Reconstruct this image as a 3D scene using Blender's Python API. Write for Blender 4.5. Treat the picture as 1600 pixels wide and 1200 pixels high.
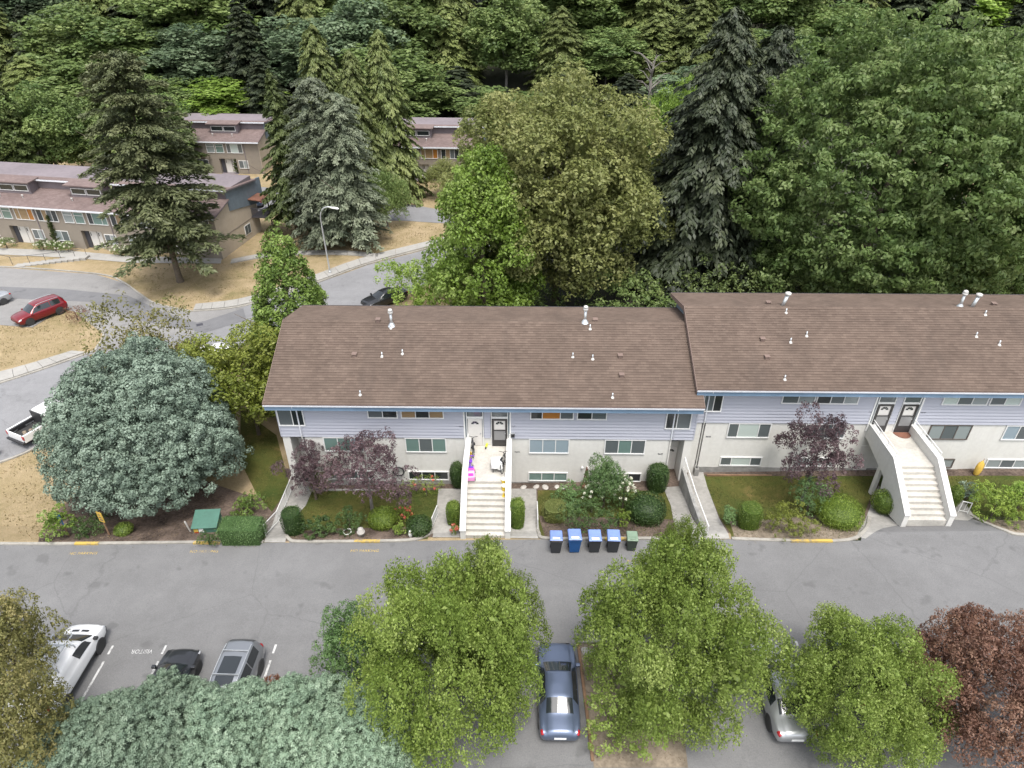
import bpy, bmesh, math, random
import numpy as np
from mathutils import Vector, Matrix
R = math.radians
sc = bpy.context.scene
for o in list(bpy.data.objects): bpy.data.objects.remove(o)
# ---------------------------------------------------------------- camera, sky, sun, exposure
H = 29.63; FPX = 1067.0; TH = R(33.4); PS = R(0.8)
cam = bpy.data.cameras.new('camera'); cam_o = bpy.data.objects.new('camera', cam)
sc.collection.objects.link(cam_o); sc.camera = cam_o
cam.sensor_width = 36; cam.lens = 36*FPX/1600; cam.clip_end = 2000; cam.clip_start = .5
cam_o.location = (0, 0, H); cam_o.rotation_euler = (R(90)-TH, 0, PS)
w = bpy.data.worlds.new('World'); sc.world = w; w.use_nodes = True
nt = w.node_tree; bg = nt.nodes['Background']
sky = nt.nodes.new('ShaderNodeTexSky'); sky.sky_type = 'NISHITA'; sky.sun_disc = False
SUN_EL, SUN_AZ = 68, 165                      # azimuth clockwise from +Y; light from behind the camera, a little from the right
sky.sun_elevation = R(SUN_EL); sky.sun_rotation = R(SUN_AZ); sky.air_density = 1.0; sky.dust_density = 3.0; sky.ozone_density = .6
hs = nt.nodes.new('ShaderNodeHueSaturation'); hs.inputs['Saturation'].default_value = .35
nt.links.new(sky.outputs[0], hs.inputs['Color']); nt.links.new(hs.outputs[0], bg.inputs['Color'])
bg.inputs['Strength'].default_value = .15
sun = bpy.data.lights.new('sun', 'SUN'); sun.energy = 1.35; sun.angle = R(18); sun.color = (1, .96, .9)
so = bpy.data.objects.new('sun', sun); sc.collection.objects.link(so)
_d = Vector((math.sin(R(SUN_AZ))*math.cos(R(SUN_EL)), math.cos(R(SUN_AZ))*math.cos(R(SUN_EL)), math.sin(R(SUN_EL))))
so.rotation_euler = (-_d).to_track_quat('-Z', 'Y').to_euler(); so.location = _d*80
vs = sc.view_settings; vs.view_transform = 'Standard'; vs.look = 'None'; vs.gamma = 1; vs.exposure = 1.25
sc.cycles.max_bounces = 6; sc.cycles.diffuse_bounces = 4; sc.cycles.transparent_max_bounces = 6

# ---------------------------------------------------------------- photo pixel -> place (a pixel gives a direction, the ground or wall gives the distance)
_fw = np.array([-math.sin(PS)*math.cos(TH), math.cos(PS)*math.cos(TH), -math.sin(TH)])
_rt = np.array([math.cos(PS), math.sin(PS), 0]); _up = np.cross(_rt, _fw)
def ray(px, py): return _fw + _rt*(px-800)/FPX - _up*(py-600)/FPX
def atY(px, py, Y):
    d = ray(px, py); p = d*(Y/d[1]); return float(p[0]), float(Y), float(p[2]+H)
def atZ(px, py, z):
    d = ray(px, py); p = d*((z-H)/d[2]); return float(p[0]), float(p[1]), float(z)
YB = [28.6, 30.6, 34.0, 112, 260]; ZB = [0, -.75, -1.25, -1.25, 30]
XB = [-28, 32]
def zr(x): return .03*(min(max(x, XB[0]), XB[1])+1.85)
def zt(x, y): return zr(x) + float(np.interp(y, YB, ZB))
def G(px, py, off=0.0):
    z = 0
    for i in range(50):
        p = atZ(px, py, z+off); z += .7*(zt(p[0], p[1])-z)
    return p[0], p[1], zt(p[0], p[1])
def pxm(p): return FPX/float((np.array(p)-np.array([0, 0, H]))@_fw)

# ---------------------------------------------------------------- helpers
COL = sc.collection
def tag(o, label=None, cat=None, group=None, kind=None):
    if label: o['label'] = label
    if cat: o['category'] = cat
    if group: o['group'] = group
    if kind: o['kind'] = kind
    return o
def thing(name, label, cat, loc=(0, 0, 0), rz=0, group=None):
    o = bpy.data.objects.new(name, None); COL.objects.link(o); o.location = loc; o.rotation_euler = (0, 0, rz)
    o.empty_display_size = .2
    return tag(o, label, cat, group)
def link(name, me, mat=None, parent=None):
    o = bpy.data.objects.new(name, me); COL.objects.link(o)
    if mat is not None and not me.materials: me.materials.append(mat)
    if parent is not None: o.parent = parent
    return o
class MB:
    def __init__(s): s.v = []; s.f = []
    def add(s, vs, fs):
        b = len(s.v); s.v += [tuple(map(float, q)) for q in vs]; s.f += [tuple(b+i for i in f) for f in fs]; return s
    def box(s, x0, x1, y0, y1, z0, z1):
        return s.add([(x0, y0, z0), (x1, y0, z0), (x1, y1, z0), (x0, y1, z0), (x0, y0, z1), (x1, y0, z1), (x1, y1, z1), (x0, y1, z1)],
                     [(0, 3, 2, 1), (4, 5, 6, 7), (0, 1, 5, 4), (1, 2, 6, 5), (2, 3, 7, 6), (3, 0, 4, 7)])
    def quad(s, a, b, c, d): return s.add([a, b, c, d], [(0, 1, 2, 3)])
    def prism(s, pts, axis, a0, a1):          # polygon in the two other axes, extruded along axis
        n = len(pts)
        def mk(p, a):
            return {'x': (a, p[0], p[1]), 'y': (p[0], a, p[1]), 'z': (p[0], p[1], a)}[axis]
        vs = [mk(p, a0) for p in pts]+[mk(p, a1) for p in pts]
        fs = [tuple(range(n))[::-1], tuple(range(n, 2*n))]+[(i, (i+1) % n, n+(i+1) % n, n+i) for i in range(n)]
        return s.add(vs, fs)
    def tube(s, pts, r, n=8, cap=True):
        pts = [Vector(p) for p in pts]; rs = r if hasattr(r, '__len__') else [r]*len(pts)
        vs = []; fs = []
        for i, p in enumerate(pts):
            t = (pts[min(i+1, len(pts)-1)]-pts[max(i-1, 0)]).normalized()
            a = Vector((0, 0, 1)) if abs(t.z) < .9 else Vector((1, 0, 0))
            u = t.cross(a).normalized(); v = t.cross(u)
            for k in range(n):
                an = 2*math.pi*k/n; vs.append(p+(u*math.cos(an)+v*math.sin(an))*rs[i])
        for i in range(len(pts)-1):
            for k in range(n): fs.append((i*n+k, i*n+(k+1) % n, (i+1)*n+(k+1) % n, (i+1)*n+k))
        if cap: fs += [tuple(range(n))[::-1], tuple((len(pts)-1)*n+k for k in range(n))]
        return s.add(vs, fs)
    def lathe(s, prof, c=(0, 0, 0), n=12):
        vs = []; fs = []
        for r, z in prof:
            for k in range(n):
                a = 2*math.pi*k/n; vs.append((c[0]+r*math.cos(a), c[1]+r*math.sin(a), c[2]+z))
        for i in range(len(prof)-1):
            for k in range(n): fs.append((i*n+k, i*n+(k+1) % n, (i+1)*n+(k+1) % n, (i+1)*n+k))
        fs += [tuple(range(n))[::-1], tuple((len(prof)-1)*n+k for k in range(n))]
        return s.add(vs, fs)
    def build(s, name, mat, parent=None, smooth=False, bevel=0):
        me = bpy.data.meshes.new(name); me.from_pydata(s.v, [], s.f)
        if smooth: me.shade_smooth()
        me.update(); o = link(name, me, mat, parent)
        if bevel:
            m = o.modifiers.new('bevel', 'BEVEL'); m.width = bevel; m.segments = 2; m.limit_method = 'ANGLE'
        return o
def copy_tree(o, parent=None):
    c = o.copy(); COL.objects.link(c)
    if parent is not None: c.parent = parent
    for ch in list(o.children): copy_tree(ch, c)
    return c

# ---------------------------------------------------------------- materials
MATS = {}
def newmat(name):
    m = bpy.data.materials.new(name); m.use_nodes = True; MATS[name] = m
    return m, m.node_tree, m.node_tree.nodes['Principled BSDF']
def N(nt, t, **kw):
    n = nt.nodes.new(t)
    for k, v in kw.items():
        if hasattr(n, k): setattr(n, k, v)
    return n
def ramp(nt, stops, fac):
    r = N(nt, 'ShaderNodeValToRGB'); e = r.color_ramp.elements
    while len(e) < len(stops): e.new(.5)
    for i, (p, c) in enumerate(stops): e[i].position = p; e[i].color = tuple(c)+(1,) if len(c) == 3 else c
    nt.links.new(fac, r.inputs['Fac']); return r
def noise(nt, scale, detail=4, rough=.6, vec=None, dist=0):
    n = N(nt, 'ShaderNodeTexNoise'); n.inputs['Scale'].default_value = scale; n.inputs['Detail'].default_value = detail
    n.inputs['Roughness'].default_value = rough; n.inputs['Distortion'].default_value = dist
    if vec is not None: nt.links.new(vec, n.inputs['Vector'])
    return n
def mixc(nt, a, b, fac, mode='MIX'):
    m = N(nt, 'ShaderNodeMix', data_type='RGBA', blend_type=mode)
    for sock, val in ((m.inputs[6], a), (m.inputs[7], b), (m.inputs[0], fac)):
        if hasattr(val, 'links'): nt.links.new(val, sock)
        else: sock.default_value = (tuple(val)+(1,) if isinstance(val, (tuple, list)) and len(val) == 3 else val)
    return m.outputs[2]
def world_pos(nt): return N(nt, 'ShaderNodeNewGeometry').outputs['Position']
def scaled(nt, vec, s):
    m = N(nt, 'ShaderNodeMapping'); m.inputs['Scale'].default_value = s; nt.links.new(vec, m.inputs['Vector']); return m.outputs[0]
def bump(nt, bsdf, h, strength=.3, dist=.02):
    b = N(nt, 'ShaderNodeBump'); b.inputs['Strength'].default_value = strength; b.inputs['Distance'].default_value = dist
    nt.links.new(h, b.inputs['Height']); nt.links.new(b.outputs[0], bsdf.inputs['Normal'])
def plain(name, c, rough=.6, metal=0, var=.12, scale=6, spec=.5, bmp=0, coat=0):
    m, t, b = newmat(name); p = world_pos(t)
    n = noise(t, scale, 5, .65, p); n2 = noise(t, scale*.13, 3, .5, p)
    mx = N(t, 'ShaderNodeMath', operation='ADD'); t.links.new(n.outputs['Fac'], mx.inputs[0]); t.links.new(n2.outputs['Fac'], mx.inputs[1])
    r = ramp(t, [(.6, [x*(1-var) for x in c]), (1.4 if False else 1.0, [min(1, x*(1+var)) for x in c])], mx.outputs[0])
    hf = N(t, 'ShaderNodeMath', operation='MULTIPLY'); hf.inputs[1].default_value = .8
    t.links.new(mx.outputs[0], hf.inputs[0]); t.links.new(hf.outputs[0], r.inputs['Fac'])
    t.links.new(r.outputs[0], b.inputs['Base Color']); b.inputs['Roughness'].default_value = rough; b.inputs['Metallic'].default_value = metal
    b.inputs['Specular IOR Level'].default_value = spec; b.inputs['Coat Weight'].default_value = coat
    if bmp: bump(t, b, n.outputs['Fac'], bmp, .01)
    return m
def glass_mat(name, c, rough=.08):
    m, t, b = newmat(name); b.inputs['Base Color'].default_value = tuple(c)+(1,); b.inputs['Roughness'].default_value = rough
    b.inputs['Specular IOR Level'].default_value = .6; b.inputs['Coat Weight'].default_value = .3
    return m
def paint(name, c, metal=0.0, rough=.32):
    m, t, b = newmat(name); b.inputs['Base Color'].default_value = tuple(c)+(1,); b.inputs['Metallic'].default_value = metal
    b.inputs['Roughness'].default_value = rough; b.inputs['Coat Weight'].default_value = .6; b.inputs['Coat Roughness'].default_value = .06
    n = noise(t, 3, 3, .6, world_pos(t)); rr = N(t, 'ShaderNodeMapRange'); rr.inputs[3].default_value = rough*.8; rr.inputs[4].default_value = rough*1.4
    t.links.new(n.outputs['Fac'], rr.inputs[0]); t.links.new(rr.outputs[0], b.inputs['Roughness'])
    return m
def asphalt(name, c, patch=.25):
    m, t, b = newmat(name); p = world_pos(t)
    fine = noise(t, 18, 5, .8, p); mid = noise(t, 1.3, 5, .65, p); big = noise(t, .16, 4, .6, p, .4)
    streak = noise(t, 1, 3, .5, scaled(t, p, (.06, .5, .5)))
    r = ramp(t, [(.25, [x*(1-patch) for x in c]), (.5, c), (.8, [x*(1+patch) for x in c])], big.outputs['Fac'])
    c1 = mixc(t, r.outputs[0], ramp(t, [(.3, (.44, .44, .44)), (.7, (.56, .56, .56))], mid.outputs['Fac']).outputs[0], .5, 'OVERLAY')
    c1b = mixc(t, c1, ramp(t, [(.35, (.45, .45, .45)), (.65, (.55, .55, .55))], streak.outputs['Fac']).outputs[0], .4, 'OVERLAY')
    c2 = mixc(t, c1b, ramp(t, [(.3, (.2, .2, .2)), (.7, (.8, .8, .8))], fine.outputs['Fac']).outputs[0], .35, 'OVERLAY')
    # oil drips and cracks
    st = noise(t, .9, 2, .5, p); sp = ramp(t, [(.64, (0, 0, 0)), (.72, (1, 1, 1))], st.outputs['Fac'])
    c3 = mixc(t, c2, [x*.55 for x in c], mixf(t, sp.outputs[0], .45))
    vo = N(t, 'ShaderNodeTexVoronoi', feature='DISTANCE_TO_EDGE'); vo.inputs['Scale'].default_value = .16
    dn = noise(t, 1.2, 5, .6, p); t.links.new(mixc(t, p, dn.outputs['Color'], .3), vo.inputs['Vector'])
    ck = ramp(t, [(0, (1, 1, 1)), (.004, (0, 0, 0))], vo.outputs['Distance'])
    c4 = mixc(t, c3, [x*.5 for x in c], mixf(t, ck.outputs[0], .3))
    t.links.new(c4, b.inputs['Base Color']); b.inputs['Roughness'].default_value = .9; b.inputs['Specular IOR Level'].default_value = .25
    bump(t, b, fine.outputs['Fac'], .25, .01); return m
def mixf(t, sock, k):
    m = N(t, 'ShaderNodeMath', operation='MULTIPLY'); t.links.new(sock, m.inputs[0]); m.inputs[1].default_value = k; return m.outputs[0]
def grass_mat(name, dry, mid, green, bias=.5):
    m, t, b = newmat(name); p = world_pos(t)
    big = noise(t, .22, 5, .62, p, .6); sm = noise(t, 2.2, 6, .7, p); fine = noise(t, 22, 4, .8, p)
    a = N(t, 'ShaderNodeMath', operation='ADD'); t.links.new(big.outputs['Fac'], a.inputs[0]); t.links.new(mixf(t, sm.outputs['Fac'], .45), a.inputs[1])
    r = ramp(t, [(bias-.2, green), (bias, mid), (bias+.17, dry)], mixf(t, a.outputs[0], .75))
    c = mixc(t, r.outputs[0], ramp(t, [(.3, (.2, .2, .2)), (.7, (.8, .8, .8))], fine.outputs['Fac']).outputs[0], .55, 'OVERLAY')
    t.links.new(c, b.inputs['Base Color']); b.inputs['Roughness'].default_value = .95; b.inputs['Specular IOR Level'].default_value = .1
    bump(t, b, fine.outputs['Fac'], .7, .05); return m
def leaf_mat(name, c0, c1, c2, trans=.25, rough=.55):
    m, t, b = newmat(name); at = N(t, 'ShaderNodeAttribute', attribute_name='tint')
    r = ramp(t, [(0, c0), (.5, c1), (1, c2)], at.outputs['Fac'])
    oi = N(t, 'ShaderNodeObjectInfo'); hsv = N(t, 'ShaderNodeHueSaturation'); mr = N(t, 'ShaderNodeMapRange')
    mr.inputs[3].default_value = .78; mr.inputs[4].default_value = 1.2; t.links.new(oi.outputs['Random'], mr.inputs[0]); t.links.new(mr.outputs[0], hsv.inputs['Value'])
    t.links.new(r.outputs[0], hsv.inputs['Color']); col = hsv.outputs[0]
    t.links.new(col, b.inputs['Base Color']); b.inputs['Roughness'].default_value = rough; b.inputs['Specular IOR Level'].default_value = .4
    tr = N(t, 'ShaderNodeBsdfTranslucent'); t.links.new(col, tr.inputs['Color'])
    mx = N(t, 'ShaderNodeMixShader'); mx.inputs[0].default_value = trans
    t.links.new(b.outputs[0], mx.inputs[1]); t.links.new(tr.outputs[0], mx.inputs[2]); t.links.new(mx.outputs[0], t.nodes['Material Output'].inputs['Surface'])
    return m
M = {}
M['asphalt'] = asphalt('asphalt', (.150, .149, .149), .12)
M['street'] = asphalt('street_asphalt', (.195, .195, .20), .12)
M['lot'] = asphalt('lot_asphalt', (.21, .205, .20), .12)
M['lot_dark'] = asphalt('patch_asphalt', (.145, .145, .15), .1)
M['concrete'] = plain('concrete', (.28, .27, .25), .9, var=.2, scale=4, bmp=.2)
M['kerb'] = plain('kerb_concrete', (.27, .255, .225), .9, var=.22, scale=3, bmp=.2)
M['walk'] = plain('pavement_concrete', (.29, .28, .26), .9, var=.12, scale=3, bmp=.15)
M['ret_wall'] = plain('retaining_concrete', (.27, .265, .25), .9, var=.3, scale=2.5, bmp=.2)
M['mulch'] = plain('mulch', (.105, .08, .065), .97, var=.55, scale=7, bmp=.9, spec=.1)
M['soil'] = plain('dry_soil', (.20, .165, .125), .97, var=.4, scale=5, bmp=.8, spec=.1)
M['dry'] = grass_mat('dry_grass', (.32, .25, .155), (.24, .19, .105), (.11, .115, .045), .46)
M['lawn'] = grass_mat('green_lawn', (.20, .145, .06), (.085, .085, .024), (.045, .065, .016), .62)
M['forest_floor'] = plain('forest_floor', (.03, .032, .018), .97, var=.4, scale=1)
def stucco_mat():
    m, t, b = newmat('cream_stucco'); p = world_pos(t); n = noise(t, 5, 5, .65, p); st = noise(t, 1, 4, .65, scaled(t, p, (1.6, 1.6, .18))); bg_ = noise(t, .7, 4, .6, p)
    r = ramp(t, [(.3, (.56, .55, .52)), (.7, (.62, .61, .575))], n.outputs['Fac']); c = mixc(t, r.outputs[0], (.45, .43, .39), mixf(t, ramp(t, [(.52, (0, 0, 0)), (.75, (1, 1, 1))], st.outputs['Fac']).outputs[0], .4))
    c = mixc(t, c, (.51, .495, .46), mixf(t, ramp(t, [(.5, (0, 0, 0)), (.7, (1, 1, 1))], bg_.outputs['Fac']).outputs[0], .35)); t.links.new(c, b.inputs['Base Color']); b.inputs['Roughness'].default_value = .92; bump(t, b, n.outputs['Fac'], .15, .01); return m
M['stucco'] = stucco_mat()
M['white'] = plain('white_paint', (.70, .70, .68), .55, var=.05, scale=3)
M['cap'] = plain('white_parapet_paint', (.58, .575, .55), .7, var=.10, scale=5)
M['blue'] = plain('blue_fascia_paint', (.145, .22, .31), .6, var=.15, scale=2)
M['gutter'] = plain('gutter_metal', (.62, .64, .68), .45, var=.08)
M['step'] = plain('step_concrete', (.42, .40, .36), .9, var=.18, scale=6, bmp=.15)
M['frame'] = plain('window_vinyl', (.66, .66, .65), .5, var=.04)
M['frame_brown'] = plain('brown_window_frame', (.10, .085, .075), .5)
M['door_white'] = plain('door_white', (.60, .58, .55), .5, var=.04)
M['door_dark'] = plain('storm_door_dark', (.035, .033, .033), .45)
M['screen'] = glass_mat('storm_glass', (.20, .20, .20), .15)
M['g_dark'] = glass_mat('glass_dark', (.025, .03, .032)); M['g_grey'] = glass_mat('glass_grey_curtain', (.24, .27, .27), .25)
M['g_green'] = glass_mat('glass_green_blind', (.13, .20, .18), .25); M['g_blue'] = glass_mat('glass_blue_blind', (.24, .30, .34), .25)
M['g_pale'] = glass_mat('glass_pale_blind', (.42, .48, .45), .3); M['g_tan'] = glass_mat('glass_tan_room', (.26, .18, .10), .25)
M['g_orange'] = glass_mat('glass_orange_curtain', (.34, .14, .03), .25); M['g_slate'] = glass_mat('glass_slate', (.10, .115, .12), .2)
M['metal'] = plain('galvanised_metal', (.55, .57, .58), .35, metal=.7, var=.15, scale=12)
M['lead'] = plain('vent_flashing', (.46, .45, .43), .6, var=.2, scale=10)
M['vent_brown'] = plain('vent_brown', (.17, .12, .10), .7)
M['black'] = plain('black_plastic', (.022, .022, .024), .5); M['rubber'] = plain('rubber', (.03, .03, .03), .8)
M['bark'] = plain('bark', (.10, .08, .06), .95, var=.4, scale=8, bmp=.8); M['bark_grey'] = plain('grey_bark', (.17, .155, .14), .95, var=.35, scale=8, bmp=.6)
M['rim'] = plain('alloy', (.5, .5, .51), .3, metal=.8); M['yellow'] = plain('yellow_paint', (.46, .30, .05), .8, var=.25, scale=5)
M['number'] = plain('number_dark', (.05, .05, .06), .6); M['taupe'] = plain('taupe_stucco', (.225, .195, .16), .92, var=.08, scale=2, bmp=.15)
M['taupe_light'] = plain('tan_stucco', (.42, .36, .285), .92, var=.08, scale=2); M['mauve'] = plain('mauve_cladding', (.17, .145, .155), .85, var=.15, scale=2)
M['slate_blue'] = plain('blue_grey_cladding', (.14, .175, .205), .85, var=.15, scale=2)
M['timber'] = plain('weathered_timber', (.20, .12, .07), .85, var=.3, scale=5); M['rust'] = plain('rusty_brown', (.16, .07, .045), .8, var=.3)
M['stone'] = plain('garden_stone', (.38, .36, .33), .9, var=.25, scale=6, bmp=.4)

def siding_mat():
    m, t, b = newmat('lavender_siding'); p = world_pos(t)
    n = noise(t, 1, 4, .6, scaled(t, p, (.35, .35, 4))); r = ramp(t, [(.3, (.335, .345, .395)), (.7, (.375, .385, .435))], n.outputs['Fac'])
    t.links.new(r.outputs[0], b.inputs['Base Color']); b.inputs['Roughness'].default_value = .65; return m
M['siding'] = siding_mat()
def roof_mat(name, cs, stain):
    m, t, b = newmat(name); tc = N(t, 'ShaderNodeTexCoord'); p = tc.outputs['Object']
    br = N(t, 'ShaderNodeTexBrick'); br.offset = .5; br.squash = 1
    for k, v in (('Scale', 1.0), ('Mortar Size', .006), ('Bias', 0), ('Brick Width', .34), ('Row Height', .1805)): br.inputs[k].default_value = v
    br.inputs['Color1'].default_value = (.2, .2, .2, 1); br.inputs['Color2'].default_value = (.8, .8, .8, 1); br.inputs['Mortar'].default_value = (.1, .1, .1, 1)
    t.links.new(p, br.inputs['Vector'])
    r = ramp(t, [(.1, cs[0]), (.5, cs[1]), (.9, cs[2])], br.outputs['Color'])
    wp = world_pos(t); big = noise(t, .55, 5, .65, wp); st = noise(t, 1, 4, .6, scaled(t, wp, (.55, .10, .1)), .3)
    c = mixc(t, r.outputs[0], ramp(t, [(.3, (.36, .36, .36)), (.7, (.62, .62, .62))], big.outputs['Fac']).outputs[0], .6, 'OVERLAY')
    c = mixc(t, c, stain, mixf(t, ramp(t, [(.55, (0, 0, 0)), (.78, (1, 1, 1))], st.outputs['Fac']).outputs[0], .55))
    fine = noise(t, 25, 3, .7, p); c = mixc(t, c, ramp(t, [(.3, (.3, .3, .3)), (.7, (.7, .7, .7))], fine.outputs['Fac']).outputs[0], .4, 'OVERLAY')
    t.links.new(c, b.inputs['Base Color']); b.inputs['Roughness'].default_value = .92; b.inputs['Specular IOR Level'].default_value = .2
    bump(t, b, fine.outputs['Fac'], .3, .01); return m
M['roof'] = roof_mat('brown_shingle', [(.098, .072, .058), (.116, .086, .069), (.136, .102, .082)], (.072, .056, .047))
M['roof_b'] = roof_mat('mauve_shingle', [(.135, .10, .094), (.165, .124, .116), (.195, .15, .14)], (.12, .10, .095))

# ---------------------------------------------------------------- the ground
def sheet_mesh(name, pts, off):
    bm = bmesh.new(); vs_ = [bm.verts.new((p[0], p[1], 0)) for p in pts]
    f = bm.faces.new(vs_); bmesh.ops.triangulate(bm, faces=[f])
    xs = [p[0] for p in pts]; ys = [p[1] for p in pts]
    for yb in YB:
        if min(ys) < yb < max(ys): bmesh.ops.bisect_plane(bm, geom=bm.verts[:]+bm.edges[:]+bm.faces[:], plane_co=(0, yb, 0), plane_no=(0, 1, 0))
    for xb in XB:
        if min(xs) < xb < max(xs): bmesh.ops.bisect_plane(bm, geom=bm.verts[:]+bm.edges[:]+bm.faces[:], plane_co=(xb, 0, 0), plane_no=(1, 0, 0))
    for v in bm.verts: v.co.z = zt(v.co.x, v.co.y)+off
    bmesh.ops.recalc_face_normals(bm, faces=bm.faces[:])
    if sum(f.normal.z for f in bm.faces) < 0: bmesh.ops.reverse_faces(bm, faces=bm.faces[:])
    me = bpy.data.meshes.new(name); bm.to_mesh(me); bm.free(); return me
def sheet(name, pts, off, mat, px=True, kind='structure'):
    if px: pts = [G(*p)[:2] for p in pts]
    o = link(name, sheet_mesh(name, pts, off), mat); o['kind'] = kind; return o
def smooth_line(pts, n=6):
    pts = [Vector(p) for p in pts]; out = []
    for i in range(len(pts)-1):
        p0, p1, p2, p3 = pts[max(i-1, 0)], pts[i], pts[i+1], pts[min(i+2, len(pts)-1)]
        for k in range(n):
            t = k/n; out.append(.5*((2*p1)+(p2-p0)*t+(2*p0-5*p1+4*p2-p3)*t*t+(3*p1-p0-3*p2+p3)*t**3))
    return out+[pts[-1]]
def kerb(name, pts, h=.13, wd=.16, mat=None, px=True, base=0.0, parent=None):
    if px: pts = [G(*p)[:2] for p in pts]
    pts = smooth_line([(p[0], p[1], 0) for p in pts], 5); m = MB(); n = len(pts); vs_ = []
    for i, p in enumerate(pts):
        t = (pts[min(i+1, n-1)]-pts[max(i-1, 0)]).normalized(); s = Vector((-t.y, t.x, 0))
        a, b = p-s*wd/2, p+s*wd/2; z = zt(p.x, p.y)+base
        vs_ += [(a.x, a.y, z-.25), (a.x, a.y, z+h-.02), (a.x+s.x*.02, a.y+s.y*.02, z+h), (b.x-s.x*.02, b.y-s.y*.02, z+h), (b.x, b.y, z+h-.02), (b.x, b.y, z-.25)]
    fs = []
    for i in range(n-1):
        for k in range(5): fs.append((i*6+k, i*6+k+1, (i+1)*6+k+1, (i+1)*6+k))
    fs += [tuple(range(6)), tuple((n-1)*6+k for k in range(6))[::-1]]
    m.add(vs_, fs); o = m.build(name, mat or M['kerb'], parent)
    if parent is None: o['kind'] = 'structure'
    return o
# one big ground sheet, dry grass
sheet('ground', [(-420, -40), (420, -40), (420, 420), (-420, 420)], -.02, M['dry'], px=False)
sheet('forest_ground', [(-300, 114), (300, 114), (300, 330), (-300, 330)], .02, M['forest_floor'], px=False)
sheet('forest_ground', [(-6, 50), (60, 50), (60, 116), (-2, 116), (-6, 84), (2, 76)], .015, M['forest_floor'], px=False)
# shared driveway with its kerb line
KL = [(-70, 853), (0, 851), (300, 849), (455, 848), (600, 846), (830, 843), (1130, 843), (1340, 846), (1480, 838), (1660, 838)]
kp = [G(*p)[:2] for p in KL]
sheet('driveway', [(-62, -12), (62, -12), (62, 30.6), (26.8, 30.35), (22.2, 30.15), (20.5, 28.6)]+kp[::-1][3:]+[(-62, 27.6)], .012, M['asphalt'], px=False)
sheet('driveway', [(20.5, 28.5), (22.0, 30.6), (62, 30.6), (62, 26)], .009, M['asphalt'], px=False)
# street, car park and the far drive
street = sheet('street', [(-160, 760), (0, 722), (78, 688), (140, 655), (300, 580), (420, 520), (560, 487), (640, 458), (760, 400), (860, 372), (870, 352), (700, 381), (575, 414), (495, 443), (383, 478), (300, 488), (215, 520), (136, 553), (0, 600), (-160, 640)], .010, M['street'])
lot = sheet('car_park', [(-160, 418), (0, 418), (150, 429), (190, 441), (218, 460), (245, 476), (302, 486), (383, 479), (300, 520), (215, 530), (140, 556), (150, 545), (162, 523), (140, 505), (118, 488), (100, 482), (50, 512), (0, 508), (-160, 512)], .018, M['lot'])
sheet('tarmac_patch', [(-160, 445), (0, 448), (100, 452), (200, 462), (260, 490), (310, 505), (380, 482), (385, 500), (320, 520), (230, 504), (140, 472), (0, 466), (-160, 464)], .026, M['lot_dark'])
sheet('far_drive', [(230, 282), (385, 290), (520, 303), (632, 318), (695, 329), (760, 345), (860, 355), (862, 372), (750, 368), (694, 349), (632, 345), (560, 344), (414, 333), (370, 335), (300, 300)], .014, M['street'])
for pts in ([(-160, 640), (0, 599), (136, 553), (150, 545)], [(300, 487), (383, 478), (495, 442), (575, 413), (700, 380), (800, 352)], [(-160, 762), (0, 723), (78, 689), (140, 656), (300, 581)], [(-160, 417), (0, 417), (150, 428), (190, 440), (218, 459), (245, 475), (300, 487)], [(118, 487), (140, 504), (162, 522), (150, 545)]):
    kerb('kerb', pts, .11, .18)
# concrete pavement slabs of the street: each panel is a piece
def slabs(name, inner, outer, n, mat, gap=.03):
    a = smooth_line([(*G(*p)[:2], 0) for p in inner], 12); b = smooth_line([(*G(*p)[:2], 0) for p in outer], 12)
    def at(l, t):
        x = t*(len(l)-1); i = min(int(x), len(l)-2); return l[i].lerp(l[i+1], x-i)
    par = tag(thing(name, None, None), kind='structure')
    for i in range(n):
        t0, t1 = i/n, (i+1)/n; q = [at(a, t0), at(a, t1), at(b, t1), at(b, t0)]
        e = (q[1]-q[0]).normalized()*gap/2; q = [q[0]+e, q[1]-e, q[2]-e, q[3]+e]
        m = MB(); top = [(p.x, p.y, zt(p.x, p.y)+.105+.006*((i*7) % 3)) for p in q]; bot = [(p.x, p.y, zt(p.x, p.y)-.1) for p in q]
        m.add(top+bot, [(0, 1, 2, 3), (7, 6, 5, 4), (0, 4, 5, 1), (1, 5, 6, 2), (2, 6, 7, 3), (3, 7, 4, 0)]); m.build('slab', mat, par)
slabs('street_pavement', [(-160, 634), (0, 597), (134, 551)], [(-160, 615), (0, 582), (113, 549)], 14, M['walk'])
slabs('street_pavement', [(302, 485), (383, 476), (495, 440), (575, 411), (700, 378)], [(306, 476), (383, 466), (487, 432), (572, 402), (702, 370)], 18, M['walk'])
slabs('garden_footpath', [(360, 412), (420, 402), (500, 398), (560, 400), (590, 403)], [(362, 406), (420, 396), (500, 392), (560, 394), (592, 398)], 12, M['walk'])
sheet('front_footpath', [(-160, 392), (0, 398), (110, 403), (210, 411), (345, 412), (347, 404), (200, 400), (110, 392), (0, 388), (-160, 380)], .03, M['walk'])
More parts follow.
